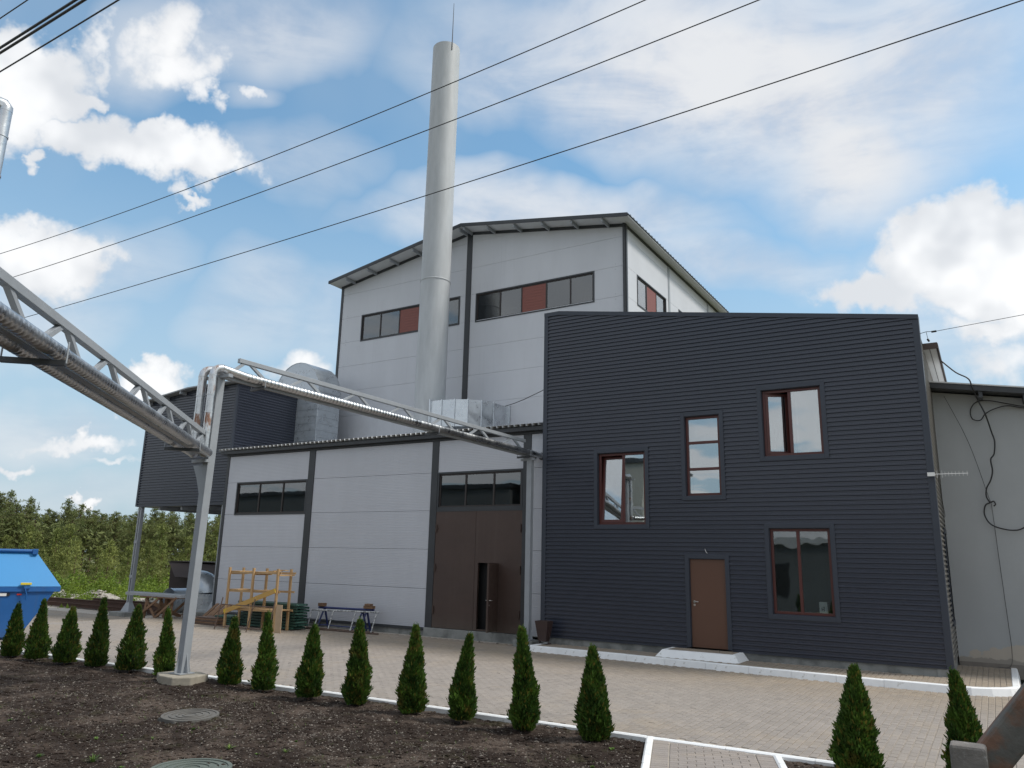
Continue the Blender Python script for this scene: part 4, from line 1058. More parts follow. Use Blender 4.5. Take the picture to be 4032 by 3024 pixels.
for (xa,za,xb,zb) in ((BX0-.25,8.33,-26.9,8.665),(-26.9,8.665,BX1+.12,8.685)):
    MB().add([(xa,YB_-.30,za),(xb,YB_-.30,zb),(xb,24.5,zb),(xa,24.5,za),(xa,YB_-.30,za+.05),(xb,YB_-.30,zb+.05),(xb,24.5,zb+.05),(xa,24.5,za+.05)],[(0,1,2,3),(7,6,5,4),(0,4,5,1),(1,5,6,2),(2,6,7,3),(3,7,4,0)]).build('roof', M_steelgrey, bb)
for x in (-29.6,-28.5,-27.4,-26.3,-25.2): MB().box(x,x+.08,YB_-.28,YB_+.0,btop(x)-.11,btop(x)+.01).build('rafter_end', M_steelgrey, bb)
for (x,y) in ((-29.62,18.98),(-24.42,18.97),(-29.62,24.0),(-24.42,24.0)):
    g0=zg(x); stl=MB(); 
    s1=stl.box(x,x+.07,y,y+.14,g0+.26,BZ0-.03).build('stilt', M_steelgrey, bb, label='twin channel steel stilt')
    bx('channel', M_steelgrey, s1, x+.14,x+.20,y,y+.14,g0+.26,BZ0-.03)
    bx('web', M_trim, s1, x+.071,x+.139,y+.05,y+.09,g0+.26,BZ0-.04)
    for zz in (1.2,2.55): bx('batten', M_steelgrey, s1, x-.006,x+.206,y-.012,y-.001,zz,zz+.12)
    MB().add([(x-.17,y-.10,g0+.152),(x+.37,y-.10,g0+.152),(x+.37,y+.24,g0+.152),(x-.17,y+.24,g0+.152),(x-.004,y-.004,g0+.50),(x+.204,y-.004,g0+.50),(x+.204,y+.144,g0+.50),(x-.004,y+.144,g0+.50)],[(0,1,5,4),(1,2,6,5),(2,3,7,6),(3,0,4,7),(4,5,6,7)]).build('gusset', M_steelgrey, s1)
    if y<20: MB().box(x-.42,x+.62,y-.42,y+.55,g0-.2,g0+.15).build('footing', M_conc, s1, bevel=.02)

# ------------------------------------------------------------------ pipe posts, trusses, pipes
def pipe_post(name,label,x,y,z0,z1,dx,w=.15):
    """square tube post on a gusseted base; dx is its slight lean"""
    t=thing(name,label,'post',(x,y,0),'grey square posts carrying the pipe bridge')
    MB().beam((x,y,z0),(x+dx,y,z1),w,w,up=(0,1,0)).build('post_tube', M_steelgrey, t, bevel=.006)
    bx('base_plate', M_steelgrey, t, x-w*1.0,x+w*1.0,y-w*1.0,y+w*1.0,z0,z0+.018)
    h=w/2
    for (ax,ay) in ((1,0),(-1,0),(0,1),(0,-1)):
        p=[(x+ax*h*1.0,y+ay*h*1.0,z0+.019),(x+ax*w*1.05,y+ay*w*1.05,z0+.019),(x+ax*w*1.05,y+ay*w*1.05,z0+.04),(x+ax*h*1.0,y+ay*h*1.0,z0+.36)]
        px,py=(-ay*.006,ax*.006)
        MB().add([(a+px,b+py,c) for (a,b,c) in p]+[(a-px,b-py,c) for (a,b,c) in p],[(0,1,2,3),(7,6,5,4),(0,4,5,1),(1,5,6,2),(2,6,7,3),(3,7,4,0)]).build('gusset', M_steelgrey, t)
    return t
PLx,PLy=-12.14,8.98
pl_=pipe_post('pipe_post','near square grey post standing in the garden on a pale concrete block',PLx,PLy,.17,5.40,.12)
mb=MB().prism([(-12.60,8.82),(-12.28,8.64),(-11.90,8.62),(-11.70,8.85),(-11.78,9.25),(-12.15,9.35),(-12.52,9.26)],-.2,.165); mb.build('footing', M_slab, pl_, bevel=.02)
MB().poly([(-12.32,3.55),(-12.135,3.1),(-12.135,3.78),(-12.45,3.78)],PLy-.03,PLy+.03).build('bracket_plate', M_steelgrey, pl_)
bx('cross_bracket', M_steelgrey, pl_, -12.28,-11.90,PLy-.20,PLy-.078,3.81,3.86); bx('cross_bracket', M_steelgrey, pl_, -12.35,-11.70,PLy-.05,PLy+.05,5.40,5.46)
PRx,PRy=-10.69,18.33
pr_=pipe_post('pipe_post','far square grey post standing against the annex right of the brown gate',PRx,PRy,.17,4.93,.0)
bx('footing', M_conc, pr_, PRx-.33,PRx+.26,PRy-.22,PRy+.28,-.1,.165, bevel=.015)
bx('cross_bracket', M_steelgrey, pr_, PRx-.28,PRx+.14,PRy-.06,PRy+.05,4.93,4.99)

def truss(name,label,P0,P1,n,dz,zt0,zt1,over0,over1,cs=.085,ds=.055,first_up=True):
    """plane girder: bottom chord P0-P1, top chord dz above, zigzag diagonals; P are Vectors"""
    t=thing(name,label,'girder',tuple((P0+P1)/2),'pipe bridge girders')
    d=(P1-P0).normalized()
    MB().beam(P0,P1,cs*.9).build('bottom_chord', M_steelgrey, t, bevel=.004)
    A=P0+Vector((0,0,zt0))+d*over0; B=P1+Vector((0,0,zt1))-d*over1
    MB().beam(A,B,cs).build('top_chord', M_steelgrey, t, bevel=.004)
    return t,d,A,B
def diag(t,a,b,w=.055): MB().beam(a,b,w,w).build('diagonal', M_steelgrey, t, bevel=.003)
# truss over the yard from the near post to the far post
P0=Vector((-12.0,9.05,5.45)); P1=Vector((-10.74,18.30,5.06))
t2,d2,A2,B2=truss('pipe_truss','far lattice girder running from the near post to the brown gate',P0,P1,7,.38,.39,.39,.28,.18)
L2=(P1-P0).length; up2=lambda s: P0+d2*s
topn=[.47+1.355*k for k in range(7)]
for i,s in enumerate(topn):
    T_=P0+d2*s+Vector((0,0,.37)); 
    lo=P0+d2*max(.05,s-.55)+Vector((0,0,.03)); hi=P0+d2*min(L2-.03,s+.57)+Vector((0,0,.03))
    diag(t2,lo,T_-d2*.06); diag(t2,T_+d2*.06,hi)
# near truss
ANG=.734; d1=Vector((sin(ANG),-cos(ANG),0)); n1=Vector((d1.y,-d1.x,0)); 
if n1.dot(Vector((12,-9,0)))<0: n1=-n1
E1=Vector((-12.218,9.0,3.965))
t1,_,_,_=truss('pipe_truss','near lattice girder running up out of the left edge of the view',E1+d1*.1,E1+d1*14.0,10,.37,.372,.372,.1,.1,cs=.085)
for k in range(10):
    s=.33+1.335*k+ (0 if k else .0); T_=E1+d1*(s+.0)+Vector((0,0,.37)); 
    diag(t1,E1+d1*max(.12,s-.62)+Vector((0,0,.03)),T_-d1*.05,.055) if k else None
    diag(t1,T_+d1*.05,E1+d1*(s+.58)+Vector((0,0,.03)),.055)
# insulated pipes in ribbed foil jackets
def ribbed(name,m,parent,A,B,r,pitch=.085,label=None,amp=.055):
    A=Vector(A);B=Vector(B);L=(B-A).length; n=max(2,int(L/pitch)); pts=[];rs=[]
    for i in range(n):
        for (t,k) in ((.0,1-amp),(.12,1),(.5,1+amp*.15),(.88,1)):
            pts.append(A.lerp(B,(i+t)/n)); rs.append(r*k*(1+random.gauss(0,.006)))
    pts.append(B); rs.append(r)
    return MB().tube(pts,rs,16).build(name,m,parent,label=label)
def plain(name,m,parent,pts,r,label=None): return MB().tube(pts,r,18).build(name,m,parent,label=label)
def elbow(name,m,parent,C,a,b,r,n=4):
    """segmented elbow: from point a round to point b bulging at corner C"""
    a=Vector(a);b=Vector(b);C=Vector(C); pts=[a+(C-a)*.0]
    for i in range(1,n): t=i/n; pts.append((1-t)**2*a+2*t*(1-t)*C+t*t*b)
    pts.append(b); return MB().tube(pts,r,16).build(name,m,parent)
R_=.076
def pipeline(name,label,off1,off2,rx,ry,rz1):
    t=thing(name,label,'pipe',(rx,ry,4.5),'insulated pipes on the pipe bridge')
    a=E1+n1*off1+d1*.44; b=E1+n1*off1+d1*14
    ribbed('jacket',M_galvpipe,t,a,b,R_)
    plain('pipe_end',M_galvrust,t,[E1+n1*off1+d1*.435,Vector((rx,ry,E1.z))+d1*.07],R_*1.02)
    elbow('elbow',M_galvrust,t,(rx,ry,E1.z),Vector((rx,ry,E1.z))+d1*.07,(rx,ry,E1.z+.09),R_*1.03)
    zt=5.575; zs=[E1.z+.09,4.35,4.72,5.05,5.42]
    for i in range(len(zs)-1): plain('riser_section',M_galvrust if i in(1,3) else M_galvpipe,t,[(rx,ry,zs[i]+.004),(rx,ry,zs[i+1]-.004)],R_*(1.0+.03*(i%2)))
    for z in zs[1:]: MB().tube([(rx,ry,z-.012),(rx,ry,z+.012)],R_*1.09,18).build('clamp_ring', M_galvpipe, t)
    q0=P0+Vector((off2,0,.075)); e=Vector((rx,ry,zt)); q=q0+d2*.05
    elbow('elbow',M_galvrust,t,(rx,ry,zt),(rx,ry,5.424),(rx+(q.x-rx)*.5,ry+(q.y-ry)*.5,(zt+q.z)/2+.03),R_*1.03)
    plain('pipe_end',M_galvpipe,t,[(rx+(q.x-rx)*.5,ry+(q.y-ry)*.5,(zt+q.z)/2+.03),q+d2*.35],R_)
    qe=P1+Vector((off2,0,.075))
    ribbed('jacket',M_galvpipe,t,q+d2*.352,q+d2*4.7,R_)
    ribbed('jacket',M_galvpipe,t,q+d2*4.702,qe+d2*.02,R_,pitch=.12,amp=.02)
    plain('pipe_end',M_galvpipe,t,[qe+d2*.025,(qe.x+.03,YG-.01,qe.z-.03)],R_)
    MB().tube([(qe.x+.03,YG-.028,qe.z-.03),(qe.x+.03,YG-.003,qe.z-.03)],R_*1.35,18).build('wall_collar', M_trim, t)
    return t
pa=pipeline('insulated_pipe','insulated pipe with foil jacket, the nearer of the two on the pipe bridge',.145,.12,-11.96,8.80,0)
pb=pipeline('insulated_pipe','insulated pipe with foil jacket, the farther of the two on the pipe bridge',-.145,-.15,-12.26,8.80,0)
# hangers under the pipes
def hanger(t,C,dirv,w,drop,tall):
    """bar crossing below both pipes with a rod at each end"""
    nrm=Vector((dirv.y,-dirv.x,0)).normalized()
    a=C-nrm*w+Vector((0,0,-drop)); b=C+nrm*w+Vector((0,0,-drop))
    h=MB().beam(a,b,.05,.05).build('hanger_bar', M_trim, t)
    for p in (a,b): MB().beam(p,p+Vector((0,0,tall)),.012).build('hanger_rod', M_steelgrey, h)
for s in (1.75,7.55): hanger(t1,E1+d1*s,d1,.27,.125,.20)
for s in (.75,5.55,9.15): hanger(t2,P0+d2*s+Vector((0,0,.06)),d2,.24,.12,.18)
# second pipe riser at the left edge
rp=thing('pipe_riser','vertical galvanised pipe with mitred elbow at the left edge','pipe',(-9.42,3.80,5))
c0=Vector((-9.45,3.70,7.27)); 
plain('riser_section',M_galvpipe,rp,[c0+Vector((0,0,-.02)),c0+Vector((0,0,-.85))],.078)
plain('riser_section',M_galvpipe,rp,[c0+Vector((0,0,-.855)),c0+Vector((0,0,-1.15))],.080)
plain('riser_section',M_galvpipe,rp,[c0+Vector((0,0,-1.155)),(c0.x,c0.y,-.05)],.078)
for z in (-.35,-.85,-1.15): MB().tube([c0+Vector((0,0,z-.012)),c0+Vector((0,0,z+.012))],.085,18).build('clamp_ring', M_galvpipe, rp)
hd=Vector((-.35,-.93,.10)).normalized()
MB().tube([c0+Vector((0,0,-.03)),c0+Vector((0,0,.02)),c0+hd*.02+Vector((0,0,.045)),c0+hd*.12+Vector((0,0,.05))],.080,18).build('elbow',M_galvpipe,rp)
plain('pipe_section',M_galvpipe,rp,[c0+hd*.12+Vector((0,0,.05)),c0+hd*6+Vector((0,0,.05))],.078)

# ------------------------------------------------------------------ overhead wires
def wire(name,label,pts,r,grp='overhead wires crossing the sky'):
    P=[Vector(p) for p in pts]; out=[]
    for i in range(len(P)-1):
        p0=P[max(i-1,0)];p1=P[i];p2=P[i+1];p3=P[min(i+2,len(P)-1)]
        for k in range(6):
            t=k/6; out.append(.5*((2*p1)+(-p0+p2)*t+(2*p0-5*p1+4*p2-p3)*t*t+(-p0+3*p1-3*p2+p3)*t**3))
    out.append(P[-1])
    o=MB().tube(out,r,6).build(name,M_wire); tag(o,label,'wire',grp)
def sag(a,b,c): return [(x,10,a*x*x+b*x+c) for x in range(-52,29,4)]
wire('overhead_wire','uppermost of the three long wires crossing in front of the chimney',sag(2.385e-3,8.184e-2,11.2804),.0095)
wire('overhead_wire','middle one of the three long wires crossing in front of the chimney',sag(1.6236e-3,6.4826e-2,10.4018),.0095)
wire('overhead_wire','lowest of the three long wires crossing in front of the chimney',sag(9.008e-4,4.4346e-2,8.9400),.0095)
g4='bundled wires in the top left corner'
def sag5(z0,zm): # shallow sag of the near bundle, lowest at x=-11
    return [(x,5,zm+z0*(x+11)**2) for x in range(-27,22,3)]
wire('overhead_wire','thin wire cutting the extreme top left corner of the sky',sag5(.0012,11.08),.010,g4)
wire('overhead_wire','upper one of two thick twisted cables in the top left corner',sag5(.0012,10.415),.021,g4)
wire('overhead_wire','lower one of two thick twisted cables in the top left corner',sag5(.0012,10.305),.021,g4)
wire('overhead_wire','wire just below the twisted cables in the top left corner',sag5(.0012,9.90),.012,g4)

# ------------------------------------------------------------------ thujas
def thuja_mesh(h, w, n, lean, tip, seed):
    rd=random.Random(seed); mb=MB()
    ph=[rd.random()*6.28 for _ in range(6)]
    def rad(t,a):
        r=(w/2)*min(1.0,.62+2.0*t)*(max(0,1-t))**(tip+.10)
        r*=1.08+.13*sin(3*a+ph[0]+9*t)+.12*sin(5*a+ph[1]-14*t)+.10*sin(2*a+ph[2]+23*t)+.08*sin(7*a+31*t+ph[3])
        return r
    for k in range(n):
        t=rd.random()**1.25*.985; a=rd.random()*6.2832; f=1-abs(rd.gauss(0,.14)); r=max(0.004,rad(t,a))*min(1.02,f)
        if rd.random()<.16: r*=1.0+rd.random()*.22
        x=r*cos(a)+lean*t*t; y=r*sin(a); z=.02+t*h
        L=rd.uniform(.035,.085)*(1+.15*t); out=rd.uniform(.25,1.0)*(1-.55*t); u=Vector((cos(a+rd.gauss(0,.5))*out, sin(a+rd.gauss(0,.5))*out, rd.uniform(.45,1.1))).normalized()
        s=u.cross(Vector((rd.gauss(0,1),rd.gauss(0,1),rd.gauss(0,.6)))).normalized()*L*rd.uniform(.12,.22); p=Vector((x,y,z))
        q=p+u*L
        mid=p+u*L*.5
        mb.add([p,mid+s,q,mid-s],[(0,1,2,3)])
    for k in range(int(16+30*w)):      # loose tips
        t=1-rd.random()**1.6*.30; a=rd.random()*6.28; r=rad(t,a)*rd.uniform(.6,1.1)+.004
        p=Vector((r*cos(a)+lean*t*t,r*sin(a),.02+t*h)); L=rd.uniform(.05,.11)
        for j in range(9):
            q=p+Vector((cos(a)*.25,sin(a)*.25,1)).normalized()*L*(j/9); u=Vector((rd.gauss(0,.6),rd.gauss(0,.6),.9)).normalized()*L*.34; s=u.cross(Vector((rd.gauss(0,1),rd.gauss(0,1),0))).normalized()*.004
            mb.add([q,q+u*.5+s,q+u,q+u*.5-s],[(0,1,2,3)])
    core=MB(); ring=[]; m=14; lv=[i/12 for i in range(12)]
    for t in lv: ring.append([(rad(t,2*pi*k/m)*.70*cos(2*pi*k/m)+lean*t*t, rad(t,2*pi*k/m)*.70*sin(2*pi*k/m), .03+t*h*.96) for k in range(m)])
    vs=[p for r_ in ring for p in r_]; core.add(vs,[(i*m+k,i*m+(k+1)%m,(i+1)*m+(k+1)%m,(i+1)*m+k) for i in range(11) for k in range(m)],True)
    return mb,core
TH=[(-17.97,9.06,1.02,.42,.72,'leftmost thuja, cut by the left edge in front of the blue skip'),
(-17.19,9.15,1.15,.54,.95,'thuja with a long thin tip standing before the right end of the blue skip'),
(-16.22,9.23,1.03,.54,.68,'stout thuja third from the left, just right of the blue skip'),
(-15.30,9.33,1.26,.46,.80,'slim thuja with a slender crooked tip, fourth from the left'),
(-14.37,9.46,1.16,.57,.78,'broad thuja fifth from the left, in front of the stilt footing'),
(-13.29,9.44,1.13,.40,.92,'narrow ragged-topped thuja just left of the near grey post'),
(-11.53,9.48,1.08,.46,.80,'thuja just right of the near grey post and its concrete block'),
(-10.67,9.51,1.20,.44,.88,'thuja in front of the pine timber rack, second right of the near post'),
(-9.59,9.49,1.06,.44,.74,'thuja in front of the green deck stack and the blue trestle'),
(-8.60,9.53,1.20,.43,.76,'tall even thuja right of the blue trestle, before the grey panels'),
(-7.49,9.50,1.19,.45,.74,'thuja standing before the dark column left of the brown gate'),
(-6.63,9.55,1.12,.41,.82,'slim pointed thuja in front of the left leaf of the brown gate'),
(-5.58,9.54,1.27,.40,.66,'tall full thuja in front of the far grey post foot'),
(-4.57,9.58,1.08,.47,.70,'wide thuja next to the corner of the footpath'),
(-1.45,9.58,1.12,.52,.80,'large thuja right of the footpath, cut by the bottom edge'),
(-.386,9.60,1.15,.50,.88,'rightmost thuja, partly hidden behind the concrete railing post')]
for i,(x,y,h,w,tip,lab) in enumerate(TH):
    t=thing('thuja',lab,'thuja',(x,y,-.03),'young thujas planted in a row along the paving')
    n=7000 if i<8 else (9500 if i<13 else 13000)
    fol,core=thuja_mesh(h,w*.88,n,random.gauss(0,.055),tip*random.uniform(.9,1.1),100+i)
    me=fol.mesh('foliage'); me.materials.append(M_thuja); o=bpy.data.objects.new('foliage',me); COL.objects.link(o); o.parent=t; WL[o.name]=Vector((x,y,-.03))
    me=core.mesh('inner_dark_core'); me.materials.append(M_core); o=bpy.data.objects.new('inner_dark_core',me); COL.objects.link(o); o.parent=t; WL[o.name]=Vector((x,y,-.03))  # solid core behind the leaves; the inner shade is put into its colour
    me=MB().tube([(0,0,-.03),(0,0,h*.4)],[.016,.008],6).mesh('stem'); me.materials.append(M_bark); o=bpy.data.objects.new('stem',me); COL.objects.link(o); o.parent=t; WL[o.name]=Vector((x,y,-.03))

# weeds on the soil
def weed(x,y,n,L,label,broad=False,seed=1):
    rd=random.Random(seed); mb=MB()
    for k in range(n):
        a=rd.random()*6.28; l=L*rd.uniform(.6,1.15); w=.016 if broad else .0065; w*=rd.uniform(.8,1.3)
        bend=rd.uniform(.3,.95); pts=[]
        for j in range(5):
            t=j/4; r=l*bend*t; z=l*(1-bend*.6)*t*(1.6-.9*t)
            ww=w*(sin(pi*min(.97,t*.9+.1)) if broad else (1-t*.95)); pts.append((r*cos(a)-sin(a)*ww,r*sin(a)+cos(a)*ww,z)); pts.append((r*cos(a)+sin(a)*ww,r*sin(a)-cos(a)*ww,z))
        mb.add([(p[0]+x,p[1]+y,p[2]+soil_base(x,y)-.004) for p in pts],[(2*j,2*j+1,2*j+3,2*j+2) for j in range(4)],True)
    o=mb.build('weed',M_weed,None,origin=(x,y,-.03),fix=False); tag(o,label,'weed','weeds sprouting on the garden soil')
for i,(px,py,n,L,lab,br) in enumerate([(208,1592,9,.055,'small bright broad-leaved weed left of the upper manhole cover',True),(262,1583,4,.03,'tiny seedling between the broad-leaved weed and the upper manhole cover',True),
   (418,1575,6,.07,'little upright leafy weed just below the upper manhole cover',True),(85,1637,70,.07,'feathery grass clump near the bottom left corner',False),(200,1642,46,.15,'long arching grass tuft left of the lower manhole cover',False),
   (262,1656,8,.05,'small leafy weed at the bottom edge left of the lower manhole cover',True),(495,1618,34,.10,'pale grass tuft right of the lower manhole cover',False),(556,1628,8,.045,'low broad-leaved weed right of the pale grass tuft',True),
   (618,1622,20,.09,'thin dry grass tuft farther right of the lower manhole cover',False),(640,1600,6,.03,'small yellowish seedling right of the manhole covers',True),(1322,1617,8,.07,'leafy weed left of the footpath corner',True),(1280,1655,14,.06,'small green sprout at the bottom edge left of the footpath',True),(330,1592,10,.07,'grass wisp lying over the rim side of the upper manhole cover',False),(20,1555,6,.05,'lone yellow-green seedling on the left of the soil',True)]):
    x,y=gp(px,py); weed(x,y,n,L,lab,br,50+i)

# manhole covers
def manhole(x,y,r,m,label,tilt):
    t=thing('manhole_cover',label,'manhole cover',(x,y,-.02),'round manhole covers in the garden soil')
    N=56
    def ring(name,r0,r1,z0,z1):
        vs=[];
        for (rr,zz) in ((r0,z0),(r0,z1),(r1,z1),(r1,z0)):
            vs+=[(x+rr*cos(2*pi*k/N),y+rr*sin(2*pi*k/N),zz) for k in range(N)]
        fs=[(j*N+k,j*N+(k+1)%N,((j+1)%4)*N+(k+1)%N,((j+1)%4)*N+k) for j in range(4) for k in range(N)]
        return MB().add(vs,fs).build(name,m,t)
    MB().tube([(x,y,-.06),(x,y,.030)],r*.985,N).build('lid',m,t)
    ring('rim_ring',r*.90,r*1.0,-.05,.040)
    for k,f in enumerate((.70,.46,.24)): ring('raised_ring',r*(f-.03),r*(f+.03),.02,.040)
    for a in (4.2,5.1): MB().box(x+r*.96*cos(a)-.04,x+r*.96*cos(a)+.04,y+r*.96*sin(a)-.03,y+r*.96*sin(a)+.03,-.04,.025).build('lifting_lug',m,t)
    t.rotation_euler=(radians(tilt),radians(tilt*.6),0)
manhole(-9.60,7.31,.375,M_mank,'upper round manhole cover with concentric rings, brownish grey',1.2)
manhole(-7.27,5.62,.40,M_mank2,'lower greenish grey manhole cover cut by the bottom edge',-.8)

# ------------------------------------------------------------------ skip (blue, left edge)
sk=thing('waste_skip','blue steel waste skip with light blue sloping lid at the left edge','skip',(-22.4,10.3,0))
Yf=10.72
def quadplate(P,th,name,m,parent,bevel=0):
    """flat plate: polygon P (3D points) thickened along its normal"""
    P=[Vector(p) for p in P]; n=(P[1]-P[0]).cross(P[2]-P[0]).normalized()*th
    k=len(P); mb=MB().add(P+[p+n for p in P],[tuple(range(k-1,-1,-1)),tuple(range(k,2*k))]+[(i,(i+1)%k,(i+1)%k+k,i+k) for i in range(k)])
    return mb.build(name,m,parent,bevel=bevel)
SB=Vector((-20.60,11.34,0)); SU=Vector((-.392,-.920,0)); SN=Vector((.920,-.392,0))
def SK(u,b,z): return tuple(SB+SU*u-SN*b+Vector((0,0,z)))     # along the front, back from it, up
def TS(x,y,z): return SK(x,y,z)
LL=4.4; DD=1.8
MB().add([SK(.76,.10,.06),SK(LL-.76,.10,.06),SK(LL-.76,DD-.1,.06),SK(.76,DD-.1,.06),SK(.10,.04,1.21),SK(LL-.1,.04,1.21),SK(LL-.1,DD,1.21),SK(.10,DD,1.21)],[(0,1,2,3),(4,5,1,0),(5,6,2,1),(6,7,3,2),(7,4,0,3)]).build('body',M_skip,sk,bevel=.008)
MB().box(0,LL,0,.06,1.16,1.285,T=TS).build('rim_rail',M_skip,sk,bevel=.008)
MB().box(.0,.06,.061,DD,1.16,1.285,T=TS).build('rim_rail',M_skip,sk,bevel=.008)
quadplate([SK(.0,-.005,1.292),SK(LL,-.005,1.292),SK(LL-.63,.5,2.15),SK(.63,.5,2.15)],.03,'lid_front',M_skiplid,sk)
quadplate([SK(.0,.0,1.292),SK(.63,.5,2.15),SK(.63,DD-.5,2.15),SK(.0,DD,1.292)],.03,'lid_side',M_skiplid,sk)
quadplate([SK(.63,.5,2.15),SK(LL-.63,.5,2.15),SK(LL-.63,DD-.5,2.15),SK(.63,DD-.5,2.15)],.03,'lid_top',M_skiplid,sk)
MB().tube([SK(.66,.46,2.165),SK(LL-.66,.46,2.165)],.045,14).build('hinge_tube',M_skip,sk)
MB().box(.60,.72,.38,.52,2.08,2.22,T=TS).build('hinge_bracket',M_skip,sk,bevel=.01)
MB().box(.66,.90,-.06,-.01,1.33,1.385,T=TS).build('latch_grip',M_yellow,sk,bevel=.008)
MB().tube([SK(.78,-.03,1.30),SK(.78,-.06,1.22),SK(.74,-.05,1.10),SK(.73,-.03,.97)],.014,8).build('latch_rod',M_skip,sk)
MB().box(.68,.82,-.05,-.012,1.24,1.30,T=TS).build('latch_bracket',M_skip,sk,bevel=.004)
MB().box(.84,.94,.028,.036,1.08,1.115,T=TS).build('red_reflector',M_red,sk)
MB().box(1.16,1.7,.026,.036,1.06,1.13,T=TS).build('reflective_strip',M_paper,sk); MB().box(1.09,1.16,.026,.036,1.06,1.13,T=TS).build('strip_end',M_black,sk)
for u in (1.0,3.1): MB().box(u,u+.12,.2,DD-.2,.0,.059,T=TS).build('skid',M_skip,sk)

# ------------------------------------------------------------------ yard clutter in front of the annex
# pine timber rack
rk=thing('timber_rack','open rack knocked together from fresh pine boards, before the green decks','rack',(-19.3,16.7,0))
for i,(xb,xt) in enumerate(((-20.40,-20.39),(-19.30,-19.29),(-18.20,-18.22))):
    MB().beam((xb,16.40,0),(xt,16.40,1.81),.075,.05,up=(0,1,0)).build('post',M_wood,rk); MB().beam((xb-.15,17.05,0),(xt-.15,17.05,1.80),.075,.05,up=(0,1,0)).build('post',M_wood,rk)
for z in (1.65,1.10,.56):
    for y in (16.44,17.01): MB().beam((-20.46,y,z),(-18.12,y,z+.03),.06,.022,up=(0,1,0)).build('rail',M_wood,rk)
    for (a,b) in ((-20.40,-19.95),(-19.32,-18.8)) if z>1 else ((-20.4,-19.3),(-19.3,-18.2)): MB().box(a,b,16.42,17.03,z+.032,z+.055).build('shelf_board',M_wood,rk)
for x in (-20.36,-19.26,-18.26): MB().box(x-.02,x+.03,16.42,17.08,1.60,1.64).build('cross_piece',M_wood,rk)
MB().beam((-20.42,16.35,.47),(-18.22,16.35,1.18),.025,.14,up=(0,0,1)).build('diagonal_brace',M_yellowplank,rk)
for k in range(3): MB().box(-18.75+.1*k,-18.5+.14*k,16.5+.08*k,16.6+.1*k,1.71+.02*k,1.735+.02*k).build('offcut',M_wood,rk)
# plywood sheet leaning on rack
o=MB(); A=[(-18.06,16.32,0),(-17.80,16.32,0),(-17.93,16.42,.78),(-18.19,16.42,.78)]
o=quadplate(A,.018,'plywood_sheet',M_ply,None); tag(o,'narrow plywood sheet leaning on the right end of the timber rack','board')
# rusty thin frame
rf=thing('rusty_frame','thin rusty tube frame propped in front of the timber rack','metal frame',(-18.9,15.95,0))
for (xb,xt) in ((-20.11,-20.06),(-18.70,-18.62),(-17.79,-17.77)):
    MB().tube([(xb,15.82,.0),(xt,15.98,.93)],.016,8).build('upright',M_rusty2,rf)
for z in (.72,.10): MB().tube([(-20.1,15.85+.17*z,z),(-17.78,15.85+.17*z,z+.02)],.014,8).build('rail',M_rusty2,rf)
# stack of green metal scaffold decks
for k in range(9):
    z0=.03+k*.084; dx=random.uniform(-.05,.05); dy=random.uniform(-.03,.03)
    names=['lowest','second lowest','third from the bottom','fourth from the bottom','middle','fourth from the top','third from the top','second from the top','topmost']
    t=thing('scaffold_deck','green steel scaffold deck, %s of the stack behind the timber rack'%names[k],'scaffold deck',(-19.4+dx,17.4+dy,z0),'green scaffold decks stacked by the annex wall')
    x0,x1,y0,y1=-20.72+dx,-18.14+dx,17.14+dy,17.66+dy
    mm=M_greenlt if k in (2,5,8) else M_green
    for y in (y0,y1-.035): MB().box(x0,x1,y,y+.035,z0,z0+.062).build('side_channel',M_green,t)
    for x in (x0+.001,x1-.04): MB().box(x,x+.04,y0+.036,y1-.036,z0+.005,z0+.055).build('end_bar',mm,t)
    MB().box(x0+.045,x1-.045,y0+.04,y1-.04,z0+.048,z0+.058).build('deck_sheet',M_green,t)
    for y in (y0+.1,y1-.1): MB().tube([(x1+.0,y,z0+.03),(x1+.035,y,z0+.03)],.022,8).build('hook',mm,t)
o=thing('scaffold_deck','flat green deck lying left of the stack by the annex foot','scaffold deck',(-20.9,17.0,0),'green scaffold decks stacked by the annex wall')
for k in range(4): MB().box(-21.6,-20.8,16.95,17.5,.02+.07*k,.07+.07*k).build('side_channel',M_green,o)
# blue trestle
tr=thing('blue_trestle','dark blue steel trestle with wooden blocks standing against the annex','trestle',(-17.2,18.35,0))
MB().tube([(-18.36,18.32,.63),(-16.10,18.36,.655)],.035,10).build('top_beam',M_blue,tr)
for x in (-18.15,-16.55,-16.38):
    MB().beam((x-.10,18.16,.0),(x+.02,18.33,.60),.045).build('leg',M_blue,tr); MB().beam((x-.02,18.60,.0),(x+.02,18.36,.60),.045).build('leg',M_blue,tr)
    MB().beam((x-.09,18.17,.10),(x-.02,18.57,.10),.03).build('foot_brace',M_blue,tr)
MB().tube([(-18.2,18.2,.12),(-16.5,18.22,.12)],.016,8).build('stretcher',M_blue,tr)
MB().beam((-16.75,18.17,.05),(-16.45,18.3,.35),.03).build('knee_brace',M_blue,tr)
MB().box(-18.33,-18.11,18.24,18.40,.67,.77).build('wood_block',M_oldwood,tr); MB().box(-16.46,-16.10,18.28,18.42,.69,.77).build('wood_block',M_oldwood,tr); MB().box(-16.40,-16.18,18.26,18.40,.775,.83).build('wood_block',M_oldwood,tr)
